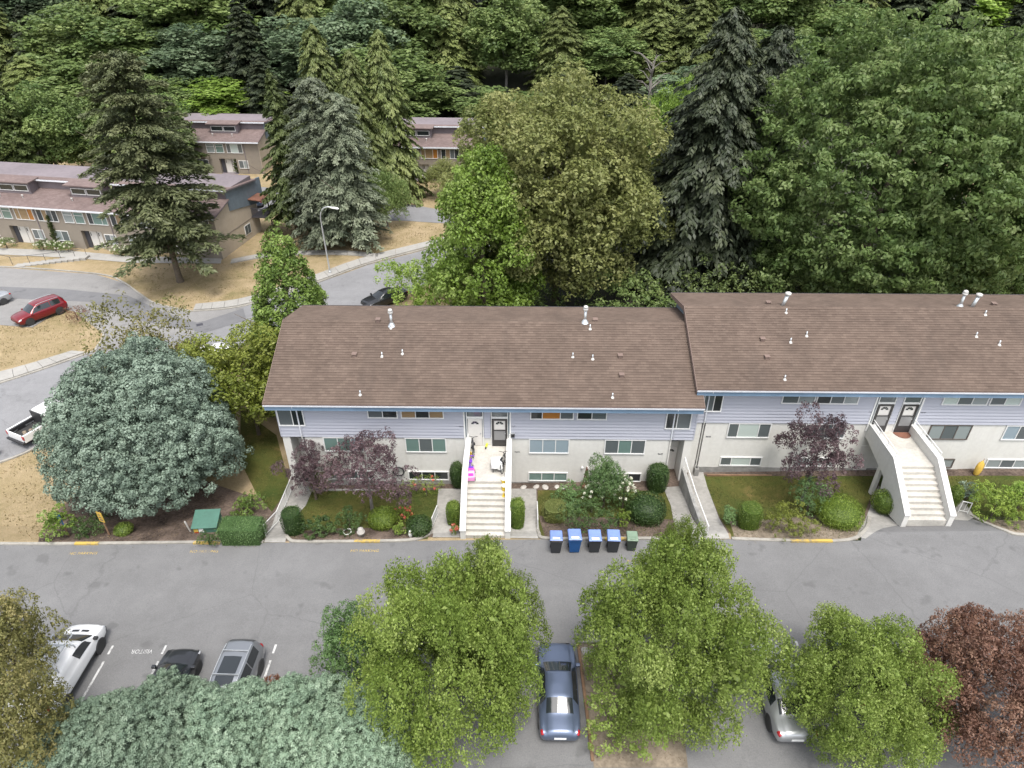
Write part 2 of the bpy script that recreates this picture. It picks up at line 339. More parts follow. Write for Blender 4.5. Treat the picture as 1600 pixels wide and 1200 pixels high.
# gardens
sheet('garden_soil', [(-17.5, 28.3), (-6, 28.6), (12, 28.75), (19.8, 28.8), (22.5, 30.3), (40, 30.7), (40, 36.5), (-17.5, 36.5)], -.006, M['mulch'], px=False)
lawn_l = [(478, 766), (686, 766), (684, 810), (668, 842), (600, 846), (458, 848), (446, 838), (470, 800)]
sheet('lawn', lawn_l, .012, M['lawn'])
sheet('lawn', [(840, 766), (1040, 766), (1058, 800), (1085, 843), (852, 843), (840, 832)], .012, M['lawn'])
sheet('lawn', [(1098, 742), (1372, 742), (1352, 800), (1345, 845), (1145, 844)], .012, M['lawn'])
sheet('lawn', [(1440, 742), (1660, 742), (1660, 838), (1580, 836), (1522, 812), (1478, 800)], .012, M['lawn'])
sheet('lawn', [(376, 640), (432, 680), (452, 757), (425, 800), (400, 770), (375, 720)], .012, M['lawn'])
sheet('mulch_bed', [(68, 820), (120, 770), (300, 745), (392, 775), (425, 815), (412, 847), (60, 850)], .016, M['mulch'])
sheet('mulch_bed', [(447, 832), (520, 826), (640, 824), (680, 815), (666, 841), (600, 845), (460, 847)], .018, M['mulch'])
sheet('mulch_bed', [(842, 806), (1060, 812), (1080, 842), (852, 842)], .018, M['mulch'])
sheet('mulch_bed', [(480, 756), (686, 756), (686, 766), (480, 766)], .02, M['mulch'])
sheet('mulch_bed', [(798, 756), (1040, 757), (1040, 767), (798, 766)], .02, M['mulch'])
sheet('mulch_bed', [(1100, 734), (1375, 734), (1372, 744), (1102, 744)], .02, M['mulch'])
sheet('mulch_bed', [(1455, 734), (1660, 734), (1660, 745), (1460, 744)], .02, M['mulch'])
sheet('soil_bed', [(1140, 815), (1340, 800), (1358, 812), (1340, 844), (1147, 843)], .02, M['soil'])
sheet('soil_bed', [(1530, 812), (1660, 815), (1660, 837), (1582, 834)], .02, M['soil'])
kerb('kerb', [(-70, 852), (0, 850), (300, 848), (412, 847)], .10, .2)
kerb('kerb', [(447, 832), (452, 843), (475, 847), (600, 846), (650, 843), (672, 834), (681, 818)], .11, .2)
kerb('kerb', [(839, 818), (842, 834), (856, 842), (960, 842), (1075, 842)], .11, .2)
kerb('kerb', [(1143, 842), (1240, 845), (1325, 844), (1352, 828), (1358, 808)], .09, .2)
kerb('kerb', [(1518, 806), (1540, 818), (1575, 832), (1610, 837), (1680, 838)], .11, .2)
# yellow stretches of kerb and words on the tarmac
def kerb_mark(a, b, mat=None):
    m = MB(); pa, pb = [Vector(G(*q)[:2]) for q in (a, b)]
    n = 6; vs_ = []
    t = (pb-pa).normalized(); s = Vector((-t.y, t.x))
    for i in range(n+1):
        p = pa.lerp(pb, i/n)
        for q, dz in ((-.105, .006), (-.105, .115), (.08, .115)):
            c = p+s*q; vs_.append((c.x, c.y, zt(c.x, c.y)+dz))
    fs = []
    for i in range(n): fs += [(i*3, i*3+3, i*3+4, i*3+1), (i*3+1, i*3+4, i*3+5, i*3+2)]
    o = m.add(vs_, fs).build('kerb_marking', worn_y)
    o['kind'] = 'structure'
def worn(name, c, under, lo, hi):
    m, t, b = newmat(name); n = noise(t, 5, 6, .75, world_pos(t)); n2 = noise(t, .8, 3, .6, world_pos(t))
    a = N(t, 'ShaderNodeMath', operation='ADD'); t.links.new(n.outputs['Fac'], a.inputs[0]); t.links.new(mixf(t, n2.outputs['Fac'], .5), a.inputs[1])
    t.links.new(ramp(t, [(lo, under), (hi, c)], mixf(t, a.outputs[0], .7)).outputs[0], b.inputs['Base Color']); b.inputs['Roughness'].default_value = .85
    return m
worn_y = worn('worn_yellow_paint', (.46, .32, .07), (.17, .155, .13), .42, .56)
worn_w = worn('worn_white_paint', (.48, .48, .47), (.17, .17, .17), .42, .56)
for a, b in (((118, 850), (156, 850)), ((303, 849), (345, 849)), ((554, 846.5), (594, 846.5)), ((945, 843), (985, 843)), ((1235, 846), (1300, 846))): kerb_mark(a, b)
def text_mesh(s, size, depth=0.0):
    c = bpy.data.curves.new('t', 'FONT'); c.body = s; c.size = size; c.align_x = 'CENTER'; c.align_y = 'CENTER'; c.extrude = depth; c.resolution_u = 2
    o = bpy.data.objects.new('t', c); COL.objects.link(o); dg = bpy.context.evaluated_depsgraph_get()
    me = bpy.data.meshes.new_from_object(o.evaluated_get(dg)); bpy.data.objects.remove(o); bpy.data.curves.remove(c); return me
def ground_text(s, px, py, wpx, mat, rz=0, stretch=1.0):
    g = G(px, py); me = text_mesh(s, .5); wd = max(v.co.x for v in me.vertices)-min(v.co.x for v in me.vertices)
    o = link('painted_words', me, mat); k = wpx/pxm(g)/wd; o.scale = (k, k*stretch, 1)
    c_, s_ = math.cos(rz), math.sin(rz)
    for v in me.vertices:
        x, y = v.co.x*k, v.co.y*k*stretch; x, y = g[0]+x*c_-y*s_, g[1]+x*s_+y*c_; v.co = (x, y, zt(x, y)+.018)
    o.scale = (1, 1, 1); o['kind'] = 'structure'; return o
for px_, py_ in ((130, 865), (319, 862), (570, 861), (1003, 877)): ground_text('NO PARKING', px_, py_, 44, worn_y)
ground_text('VISITOR', 222, 1018, 34, worn_w, math.pi, 1.1)
g = G(444, 1025)
for x in (-20.56, -17.82, -12.2, G(1262, 1050)[0]):
    m = MB()
    for y0, y1 in ((20.85, 21.35), (16.4, 20.45)): m.quad((x-.055, y0, zt(x, y0)+.017), (x+.055, y0, zt(x, y0)+.017), (x+.055, y1, zt(x, y1)+.017), (x-.055, y1, zt(x, y1)+.017))
    m.build('parking_line', worn_w)['kind'] = 'structure'
# planted island between the parking bays
isl = [(904, 1006), (1050, 1003), (1075, 1200), (928, 1200)]
sheet('soil_bed', isl, .03, M['soil'])
kerb('kerb', [(903, 1006), (910, 1060), (919, 1132), (926, 1190)], .12, .14, M['timber']); kerb('kerb', [(903, 1004), (960, 1003), (1050, 1002)], .12, .16)
for cx, cy, s in ((921, 1021, .30), (914, 1016, .18), (1040, 1010, .2)):
    g = G(cx, cy); rg = random.Random(int(cx)); m = MB(); m.lathe([(.05, -.05), (.8, .0), (1.0, .35), (.75, .7), (.2, .85)], n=9)
    o = m.build('boulder', M['stone'], bevel=.02); o.location = g; o.scale = (s*1.25, s*.85, s*.7); o.rotation_euler = (.1, .15, rg.random()*3)
    tag(o, {921: 'pale boulder in the soil of the planted parking island', 914: 'small stone beside the boulder in the parking island', 1040: 'stone hidden by leaves on the parking island edge'}[cx], 'boulder')
# ---------------------------------------------------------------- blue and cream townhouse blocks
def window(root, x0, x1, z0, z1, y, mats, ratios=None, fm='frame', fw=.065, name='window', sill=True):
    m = MB(); yb, yf = y+.01, y-.07
    m.box(x0-fw, x1+fw, yf, yb, z1, z1+fw); m.box(x0-fw, x1+fw, yf-.012, yb, z0-fw, z0)
    m.box(x0-fw, x0, yf, yb, z0, z1); m.box(x1, x1+fw, yf, yb, z0, z1)
    f = m.build(name, M[fm], root); n = len(mats); ratios = ratios or [1]*n; tot = sum(ratios); a = x0
    for i, (mt, r) in enumerate(zip(mats, ratios)):
        b = a+(x1-x0)*r/tot
        p = MB().box(a+(.025 if i else 0), b-(.025 if i < n-1 else 0), y-.03, y+.002, z0, z1).build('pane', M[mt], f)
        if i < n-1: MB().box(b-.025, b+.025, yf+.012, yb-.004, z0, z1).build('mullion', M[fm], f)
        a = b
    return f
def clapboards(x0, x1, z0, z1, y, h=.24):
    m = MB(); z = z0
    while z < z1-.01:
        zz = min(z+h, z1)
        m.add([(x0, y-.08, z), (x1, y-.08, z), (x1, y-.012, zz), (x0, y-.012, zz), (x0, y, z), (x1, y, z)], [(0, 1, 2, 3), (4, 5, 1, 0)])
        z = zz
    m.quad((x0, y-.05, z0), (x0, y-.02, z1), (x0, y, z1), (x0, y, z0)); m.quad((x1, y-.05, z0), (x1, y, z0), (x1, y, z1), (x1, y-.02, z1))
    return m
def courses(x0, x1, y0, z0, y1, z1, n, th=.03):
    m = MB(); rg = random.Random(4); sgn = 1 if y1 > y0 else -1
    nx = math.hypot(y1-y0, z1-z0); ny, nz = -(z1-z0)/nx*sgn, abs(y1-y0)/nx
    for i in range(n):
        a, b = i/n, (i+1)/n; j = rg.uniform(-.004, .004)
        ya, za, yb, zb = y0+(y1-y0)*a, z0+(z1-z0)*a, y0+(y1-y0)*b, z0+(z1-z0)*b
        lo = (ya+ny*(th+j), za+nz*(th+j)); hi = (yb+ny*.004, zb+nz*.004)
        m.quad((x0, *lo), (x1, *lo), (x1, *hi), (x0, *hi)); m.quad((x0, ya, za), (x1, ya, za), (x1, *lo), (x0, *lo))
    return m
def wall_text(root, s, x, z, y, size, mat):
    me = text_mesh(s, size, .006); o = link('house_number', me, M[mat], root); o.location = (x, y-.012, z); o.rotation_euler = (R(90), 0, 0); return o
def fan_door(root, x0, x1, z0, z1, y, storm=False, handle_right=True, name='door'):
    d = MB().box(x0, x1, y-.05, y, z0, z1).build(name, M['door_white'], root, bevel=.008); cx = (x0+x1)/2; r = (x1-x0)*.27
    f = MB(); zc = z1-.42
    for k in range(4):
        a0, a1 = math.pi*(k+.06)/4, math.pi*(k+.94)/4
        f.add([(cx+r*.35*math.cos(a), y-.056, zc+r*.35*math.sin(a)) for a in (a0, a1)]+[(cx+r*math.cos(a), y-.056, zc+r*math.sin(a)) for a in (a1, (a0+a1)/2, a0)], [(0, 1, 2, 3, 4)])
    f.build('fan_light', M['g_dark'], d)
    for px0 in (x0+.12, cx+.06):
        for pz0, pz1 in ((z0+.2, z0+.75), (z0+.9, z1-.55)):
            MB().box(px0, px0+(x1-x0)/2-.18, y-.058, y-.049, pz0, pz1).build('door_panel', M['door_white'], d)
    hx = x1-.09 if handle_right else x0+.09
    MB().lathe([(.015, -.05), (.035, -.03), (.035, .03), (.015, .05)], (hx, y-.09, z0+1.0), 8).build('handle', M['metal'], d, True)
    if storm:
        s = MB(); t = .09
        s.box(x0-.04, x0+t, y-.12, y-.07, z0, z1+.03); s.box(x1-t, x1+.04, y-.12, y-.07, z0, z1+.03); s.box(x0+t, x1-t, y-.12, y-.07, z1-.08, z1+.03)
        s.box(x0+t, x1-t, y-.12, y-.07, z0, z0+.48); s.box(x0+t, x1-t, y-.118, y-.072, z0+1.22, z0+1.28)
        so_ = s.build('storm_door', M['door_dark'], d); MB().box(x0+t, x1-t, y-.1, y-.09, z0+.48, z0+1.22).build('screen', M['screen'], so_)
    return d
EY, EZ, RY, RZ, BY, BZ = -.70, 5.58, 5.24, 8.22, 9.42, 7.18
def roof_hit(px, py, ox, oy, oz):
    for (ya, za, yb, zb) in ((EY, EZ, RY, RZ), (RY, RZ, BY, BZ)):
        d = ray(px, py); mm = (zb-za)/(yb-ya); t = (oz+za-H-mm*(oy+ya))/(d[2]-mm*d[1]); p = d*t
        if ya-.05 <= p[1]-oy <= yb+.05: return (p[0]-ox, p[1]-oy, p[2]+H-oz)
    return (p[0]-ox, p[1]-oy, p[2]+H-oz)
def blue_house(label, ox, oy, oz, xl, xr, wins, vents, numbers, storms, bays, recesses, fmw):
    root = thing('townhouse', label, 'townhouse', (ox, oy, oz))
    wl, wr = xl+.42, xr-.16
    # lower walls
    m = MB().box(-11.8, 11.8, 0, 9.0, -2.0, 2.63)
    for s in (-1, 1):
        if (s < 0 and 'l' in recesses) or (s > 0 and 'r' in recesses):
            e = wl if s < 0 else wr
            p0, p1 = sorted((e-s*.02, e-s*.5)); m.box(p0, p1, 0, 9.0, -2.0, 2.63)
            q0, q1 = sorted((s*11.8, e-s*.5)); m.box(q0, q1, 1.25, 9.0, -2.0, 2.63)
            dx = (q0+q1)/2; dw = min(.86, (q1-q0)-.06)
            fan_door(root, dx-dw/2, dx+dw/2, -1.02, 1.05, 1.25, handle_right=s < 0)
            MB().box(dx-dw/2, dx+dw/2, 1.22, 1.249, 1.5, 2.2).build('transom', M['g_slate'], root)
            st = MB().box(q0-.02, q1+.02, -.42, 1.24, -1.6, -1.04).build('doorstep', M['ret_wall'], root)
            MB().box(dx-dw/2+.02, dx+dw/2-.02, -.25, .55, -1.045, -1.015).build('doormat', M['black'], st)
    m.build('wall', M['stucco'], root)
    MB().box(-11.82, 11.82, -.03, -.001, -2.0, -1.12).build('plinth', M['ret_wall'], root)
    # upper storey core and gable ends
    g = [(.002, 2.60), (9.0, 2.60), (9.0, BZ-.12+.105), (RY, RZ-.17), (.002, EZ+.70*.445-.17)]
    MB().prism(g, 'x', wl, wr).build('gable_wall', M['slate_blue'], root)
    sid = MB()
    for a, b, c, d in ((wl-.03, -1.42, 2.62, 5.62), (1.42, wr+.03, 2.62, 5.62), (-.21, .21, 2.62, 5.62)):
        q = clapboards(a, b, c, d, .0); sid.add(q.v, q.f)
    sid.build('siding', M['siding'], root)
    for x in (wl-.04, wr-.04, -11.9, 11.82): MB().box(x, x+.09, -.075, -.002, 2.61, 5.55).build('corner_trim', M['siding'], root)
    for x in (-1.5, 1.41): MB().box(x, x+.09, -.09, -.002, 2.05, 5.55).build('door_trim', M['white'], root)
    MB().box(wl, -1.5, -.065, -.001, 2.585, 2.62).build('trim_board', M['siding'], root); MB().box(1.5, wr, -.065, -.001, 2.585, 2.62).build('trim_board', M['siding'], root)
    # roof
    n1 = 33
    r = courses(xl, xr, 0, 0, RY-EY, RZ-EZ, n1, .03).build('roof', M['roof'], root); r.location = (0, EY, EZ)
    b = courses(xl, xr, 0, 0, RY-BY, RZ-BZ, 22).build('roof', M['roof'], root); b.location = (0, BY, BZ)
    MB().prism([(EY, EZ-.10), (RY, RZ-.15), (BY, BZ-.10), (BY, BZ-.005), (RY, RZ-.012), (EY, EZ-.005)], 'x', xl+.004, xr-.004).build('roof_deck', M['vent_brown'], root)
    MB().prism([(RY-.14, RZ-.045), (RY, RZ+.035), (RY+.16, RZ+.0), (RY, RZ-.06)], 'x', xl, xr).build('ridge_cap', M['roof'], root)
    MB().box(xl+.03, xr-.03, EY+.0, EY+.06, EZ-.46, EZ-.135).build('fascia', M['blue'], root)
    MB().box(xl+.05, xr-.05, EY+.065, -.06, EZ-.40, EZ-.37).build('soffit', M['white'], root)
    gt = MB(); y0 = EY-.09
    gt.prism([(y0, EZ-.13), (y0-.012, EZ-.02), (y0+.005, EZ-.02), (y0+.02, EZ-.115), (EY+.0, EZ-.115), (EY+.0, EZ-.13)], 'x', xl, xr).build('gutter', M['gutter'], root)
    MB().prism([(BY, BZ-.16), (BY+.03, BZ-.16), (BY+.03, BZ+.05), (BY, BZ+.05)], 'x', xl, xr).build('rear_fascia', M['number'], root)
    for x in (xl-.035, xr+.003):
        MB().prism([(EY, EZ-.26), (RY, RZ-.30), (BY, BZ-.24), (BY, BZ+.02), (RY, RZ+.035), (EY, EZ+.03)], 'x', x, x+.03).build('barge_board', M['vent_brown'], root)
    for wdef in wins: window(root, *wdef)
    for x0, x1 in bays: window(root, x0, x1, 3.55, 4.85, -.05, ['g_slate', 'g_dark'] if x0 < 0 else ['g_dark', 'g_slate'], [1, .8] if x0 < 0 else [.8, 1])
    # doors, transoms
    for i, (x0, x1) in enumerate(((-1.28, -.28), (.28, 1.28))):
        fan_door(root, x0+.05, x1-.05, 2.04, 4.14, -.02, storms[i], True)
        MB().box(x0+.02, x1-.02, -.05, -.002, 4.32, 4.95).build('transom', M['g_slate'], root)
        MB().box(x0, x1, -.075, -.002, 4.17, 4.31).build('door_head', M['white'], root)
        for x in (x0-.04, x1-.01): MB().box(x, x+.05, -.08, -.002, 2.02, 5.0).build('door_jamb', M['white'], root)
    # staircase
    c = .09; hw = 1.16; T = .30; st = MB().box(c-hw-.005, c+hw+.005, -3.52, -.001, 1.78, 2.0).build('staircase', M['step'], root)
    for i in range(9):
        y0 = -6.2+.3*i; MB().box(c-hw, c+hw, y0, y0+.34+(.0 if i < 8 else -.045), .2*i-.12+(.12-.3 if i == 0 else 0), .2*(i+1)-.002*(i % 2)).build('step', M['step'], st, bevel=.012)
    MB().prism([(-6.15, -.3), (-3.4, -1.2), (-3.4, 1.72), (-3.55, 1.72), (-6.15, .0)], 'x', c-hw+.02, c+hw-.02).build('stair_core', M['ret_wall'], st)
    for s in (-1, 1):
        a, b_ = sorted((c+s*hw, c+s*(hw+T)))
        MB().prism([(-6.27, -.35), (-3.5, -.9), (-3.2, .9), (-.4, 1.55), (-.002, 1.55), (-.002, 2.56), (-3.46, 2.56), (-6.27, .62)], 'x', a, b_).build('side_wall', M['stucco'], st)
        MB().prism([(-.003, 2.565), (-3.47, 2.565), (-6.31, .60), (-6.31, .655), (-3.465, 2.63), (-.003, 2.63)], 'x', a-.025, b_+.025).build('wall_cap', M['cap'], st)
        rl = MB(); x = c+s*(hw+T*.5)
        rl.tube([(x, -.08, 2.98), (x, -3.42, 2.98)], .028, 6); rl.tube([(x, -.08, 2.80), (x, -3.42, 2.80)], .016, 6)
        for y in (-.1, -1.2, -2.3, -3.4): rl.tube([(x, y, 2.6), (x, y, 2.98)], .022, 6)
        rl.build('handrail', M['white'], st)
        pp = MB().box(a+.04, b_-.04, -2.6, -2.3, -1.8, 1.12).build('post', M['stucco'], st)
    for x in (-.95, .95): MB().box(x-.43, x+.43, -.04, -.001, -1.25, .8).build('lower_door', M['door_white'], root)
    # downpipes
    for x in (-11.95, 11.72):
        MB().tube([(x, EY-.03, EZ-.12), (x, EY+.05, EZ-.35), (x, -.11, 5.0), (x, -.11, 2.75)], .045, 8).build('downpipe', M['gutter'], root)
        MB().tube([(x, -.11, 2.75), (x, -.09, 2.55), (x, -.06, 2.4), (x, -.06, -1.0), (x, -.2, -1.15)], .04, 8).build('downpipe', M['stucco'], root)
    for txt, px_, py_, mt in numbers:
        p = atY(px_, py_, oy-.05); up = p[2]-oz > 2.6
        wall_text(root, txt, p[0]-ox, p[2]-oz, -.052 if up else 0, .17, mt)
    for kind, px_, py_ in vents:
        p = Vector(roof_hit(px_, py_, ox, oy, oz))
        if kind == 'flue':
            v = MB().lathe([(.09, -.2), (.09, .85)], p, 10).build('flue', M['metal'], root, True)
            MB().lathe([(.07, .86), (.16, .87), (.17, 1.0), (.10, 1.02), (.17, 1.05), (.12, 1.17), (.02, 1.2)], p, 10).build('cowl', M['lead'], v, True)
            MB().lathe([(.28, -.06), (.2, .05), (.1, .2)], p, 10).build('flashing', M['metal'], v)
        elif kind == 'lean':
            v = MB().tube([p+Vector((0, 0, -.1)), p+Vector((.25, .1, .75))], .12, 10).build('flue', M['metal'], root, True)
            MB().lathe([(.1, 0), (.2, .02), (.2, .16), (.05, .22)], p+Vector((.26, .1, .76)), 10).build('cowl', M['lead'], v, True)
        elif kind == 'box':
            v = MB().box(p.x-.13, p.x+.13, p.y-.14, p.y+.14, p.z-.1, p.z+.17).build('roof_vent', M['vent_brown'], root, bevel=.02)
            MB().box(p.x-.16, p.x+.16, p.y-.18, p.y+.16, p.z+.17, p.z+.2).build('vent_lid', M['vent_brown'], v)
        else:
            v = MB().lathe([(.045, -.1), (.045, .28)], p, 8).build('vent_pipe', M['metal'], root, True)
            MB().lathe([(.0, -.06), (.14, -.05), (.05, .06)], p+Vector((0, -.03, 0)), 8).build('flashing', M['lead'], v)
    return root
def mirror_w(x0, x1): return (-x1, -x0)
LH = dict(ox=-2.05, oy=34.7, oz=0)
def X(px, py, b=LH): return atY(px, py, b['oy'])[0]-b['ox']
UZ = (4.22, 4.92)
wins_l = [(X(576, 646), X(620, 646), *UZ, -.05, ['g_slate', 'g_dark']), (X(628, 646), X(692, 646), *UZ, -.05, ['g_tan', 'g_dark', 'g_tan']),
          (X(830, 646), X(895, 646), *UZ, -.05, ['g_dark', 'g_orange', 'g_slate'], [.8, 1.3, .9]), (X(903, 646), X(947, 646), *UZ, -.05, ['g_dark', 'g_slate']),
          (X(508, 695), X(570, 695), 1.45, 2.5, 0, ['g_green', 'g_green', 'g_blue']), (X(635, 695), X(696, 695), 1.45, 2.5, 0, ['g_green', 'g_slate', 'g_green']),
          (X(828, 695), X(888, 695), 1.45, 2.5, 0, ['g_blue', 'g_blue', 'g_blue']), (X(946, 695), X(1007, 695), 1.45, 2.5, 0, ['g_slate', 'g_green', 'g_slate']),
          (X(520, 745), X(580, 745), -.92, -.3, 0, ['g_grey', 'g_slate', 'g_slate']), (X(640, 745), X(700, 745), -.92, -.3, 0, ['g_dark', 'g_dark', 'g_dark']),
          (X(827, 745), X(885, 745), -.92, -.3, 0, ['g_green', 'g_green', 'g_green']), (X(944, 745), X(1000, 745), -.92, -.3, 0, ['g_slate', 'g_slate', 'g_dark'])]
house_l = blue_house('long block with lavender siding over cream walls, toys and bicycles on its stair landing', **LH, xl=-13.69, xr=13.30, wins=wins_l,
    vents=[('flue', 612, 508), ('pipe', 611, 512), ('box', 591, 502), ('box', 554, 556), ('pipe', 597, 556), ('pipe', 629, 552), ('pipe', 563, 616), ('flue', 914, 503), ('box', 930, 502), ('pipe', 922, 513), ('pipe', 895, 557), ('pipe', 926, 560), ('box', 969, 558), ('box', 971, 588), ('pipe', 957, 620)],
    numbers=[('9674', 721, 666, 'number'), ('9671', 803, 666, 'number'), ('9639', 808, 707, 'number'), ('9647', 1032, 710, 'number')], storms=(False, True), bays=[(X(436, 652), X(474, 652)), (X(1042, 652), X(1079, 652))], recesses='lr', fmw=0)
RH = dict(ox=23.8, oy=35.5, oz=.8)
def XR(px, py): return X(px, py, RH)
wins_r = [(XR(1223, 622), XR(1272, 622), *UZ, -.05, ['g_slate', 'g_grey']), (XR(1277, 622), XR(1340, 622), *UZ, -.05, ['g_dark', 'g_slate', 'g_grey']), (XR(1474, 624), XR(1542, 624), *UZ, -.05, ['g_pale', 'g_slate', 'g_grey']), (XR(1548, 624), XR(1594, 624), *UZ, -.05, ['g_slate', 'g_pale']),
          (XR(1138, 672), XR(1202, 672), 1.45, 2.5, 0, ['g_slate', 'g_pale', 'g_slate'], [.7, 1.5, .8]), (XR(1258, 672), XR(1320, 672), 1.45, 2.5, 0, ['g_slate', 'g_slate', 'g_slate']),
          (XR(1452, 674), XR(1514, 674), 1.45, 2.5, 0, ['g_grey', 'g_slate', 'g_grey'], None, 'frame_brown'), (XR(1570, 674), XR(1632, 674), 1.45, 2.5, 0, ['g_blue', 'g_slate', 'g_blue']),
          (XR(1126, 720), XR(1188, 720), -.92, -.3, 0, ['g_slate', 'g_pale', 'g_slate'], [.8, 1.5, .8]), (XR(1244, 720), XR(1304, 720), -.92, -.3, 0, ['g_grey', 'g_grey', 'g_grey']), (XR(1440, 722), XR(1488, 722), -.92, -.3, 0, ['g_green', 'g_grey'], None, 'frame_brown'), (XR(1542, 722), XR(1606, 722), -.92, -.3, 0, ['g_grey', 'g_slate', 'g_grey'])]
house_r = blue_house('long block with lavender siding and streaked brown roof, set back behind the other blue block', **RH, xl=-12.95, xr=13.3, wins=wins_r,
    vents=[('lean', 1222, 478), ('box', 1200, 475), ('pipe', 1228, 488), ('box', 1191, 532), ('box', 1198, 560), ('pipe', 1235, 534), ('pipe', 1260, 524), ('pipe', 1226, 592), ('flue', 1500, 479), ('lean', 1518, 480), ('pipe', 1539, 491), ('pipe', 1525, 525), ('pipe', 1561, 538), ('box', 1552, 477)],
    numbers=[('9643', 1107, 683, 'number'), ('9645', 1361, 643, 'number'), ('9649', 1443, 644, 'number')], storms=(True, True), bays=[(XR(1100, 628), XR(1127, 628))], recesses='lr', fmw=0)
# semicircular brown mat before the right-hand storm door
mt = MB().add([(.78+.55*math.cos(a), -.16-.62*abs(math.sin(a)), .0) for a in [math.pi*k/14 for k in range(15)]]+[(.78+.55*math.cos(a), -.16-.62*abs(math.sin(a)), .025) for a in [math.pi*k/14 for k in range(15)]],
              [tuple(range(15)), tuple(range(15, 30))[::-1]]+[(k, k+1, 16+k, 15+k) for k in range(14)]).build('doormat', M['rust'])
mt.location = (RH['ox'], RH['oy'], RH['oz']+2.005); tag(mt, 'half-round brown doormat in front of a dark storm door', 'doormat')

# ---------------------------------------------------------------- footpaths of the gardens, with their steps
def footpath(px_pts, steps=None, off=.03):
    p = sheet('garden_path', px_pts, off, M['concrete'])
    if steps:
        (ax, ay), (bx, by), n = steps; a0, a1 = G(ax, ay), G(bx, by)       # left and right edge of the lowest tread, towards the house
        for i in range(n):
            ya = 30.75-i*.42; zz = zt(a0[0], 30.75)+.02+.15*(i+1)
            m = MB().box(a0[0], a1[0], ya-.44, ya, zz-.4, zz); m.build('step', M['concrete'], p, bevel=.015)
    return p
footpath([(452, 757), (490, 760), (478, 790), (456, 815), (446, 848), (413, 848), (432, 800)])
footpath([(685, 764), (722, 764), (722, 840), (676, 840), (681, 812)], ((683, 805), (719, 805), 4))
footpath([(796, 764), (838, 764), (841, 842), (796, 841)], ((798, 805), (838, 805), 4))
footpath([(1036, 762), (1063, 760), (1078, 800), (1100, 843), (1060, 843), (1048, 790)])
footpath([(1074, 734), (1098, 736), (1140, 842), (1100, 843), (1083, 790)])
footpath([(1352, 812), (1372, 760), (1400, 760), (1404, 814), (1368, 815)])
footpath([(1338, 838), (1352, 812), (1366, 806), (1410, 812), (1408, 820), (1378, 826), (1352, 842)], None, .022)
footpath([(1484, 812), (1470, 770), (1496, 770), (1524, 808), (1512, 814)])

def picket_rail(name, label, pts, h=.9, sp=.13, mat='white', grp=None):
    """a metal railing along ground points (x, y, z): top rail, bottom rail, posts and bars"""
    o = pts[0]; root = thing(name, label, 'railing', o); P = [Vector(p)-Vector(o) for p in pts]
    MB().tube([p+Vector((0, 0, h)) for p in P], .028, 6).build('top_rail', M[mat], root); MB().tube([p+Vector((0, 0, .12)) for p in P], .02, 6).build('bottom_rail', M[mat], root)
    for p in P: MB().tube([p, p+Vector((0, 0, h+.02))], .03, 6).build('post', M[mat], root)
    b = MB()
    for a, c in zip(P, P[1:]):
        n = max(2, int((c-a).length/sp))
        for k in range(1, n): q = a.lerp(c, k/n); b.tube([q+Vector((0, 0, .1)), q+Vector((0, 0, h))], .011, 4, False)
    b.build('bars', M[mat], root); return root
def gp(px, py, dz=.03): g = G(px, py); return (g[0], g[1], g[2]+dz)
picket_rail('railing', 'white metal railing bending along the path beside the blue juniper bed', [gp(416, 838), gp(436, 816), gp(449, 785), gp(461, 755)])
picket_rail('railing', 'short white railing beside the green rounded shrub and bird ornament', [gp(676, 826), gp(684, 806)], .85, .1)
picket_rail('railing', 'short white railing at the corner of the vegetable garden', [gp(840, 828), gp(839, 800)], .85, .1)
picket_rail('railing', 'white railing with dark gaps by the bright shrub near the streaked-roof block', [gp(1497, 800), gp(1511, 803)], .85, .16)
# retaining wall between the two end paths
rw = thing('retaining_wall', 'grey concrete retaining wall with white handrail between two paths', 'wall', (11.3, 34.4, 0))
m = MB(); A = Vector(G(1063, 757)); B = Vector(G(1104, 838)); o0 = Vector((11.3, 34.4, 0))
d = (B-A); d.z = 0; s_ = Vector((d.y, -d.x, 0)).normalized()*.11
zt0, zt1 = .55, .45
tops = [A-o0, B-o0]
vs_ = []
for p, tz in ((A, .62), (A.lerp(B, .5), .35), (B, .42)):
    for q in (-1, 1): vs_ += [(p.x+s_.x*q-o0.x, p.y+s_.y*q-o0.y, -2.0), (p.x+s_.x*q-o0.x, p.y+s_.y*q-o0.y, tz)]
m.add(vs_, [(0, 1, 3, 2), (0, 4, 5, 1), (4, 8, 9, 5), (2, 3, 7, 6), (6, 7, 11, 10), (1, 5, 7, 3), (5, 9, 11, 7), (8, 10, 11, 9)]).build('wall', M['ret_wall'], rw)
hr = MB(); q = [Vector((A.x, A.y, 1.45))-o0, Vector((A.x, A.y-.35, 1.4))-o0, A.lerp(B, .5)-o0, B-o0]; q[2].z = 1.15; q[3].z = 1.2
hr.tube(q, .03, 6)
for p, zb in ((q[0], .5), (q[2], .3), (q[3], .4)): hr.tube([Vector((p.x, p.y, zb)), p], .024, 6)
hr.build('handrail', M['white'], rw)

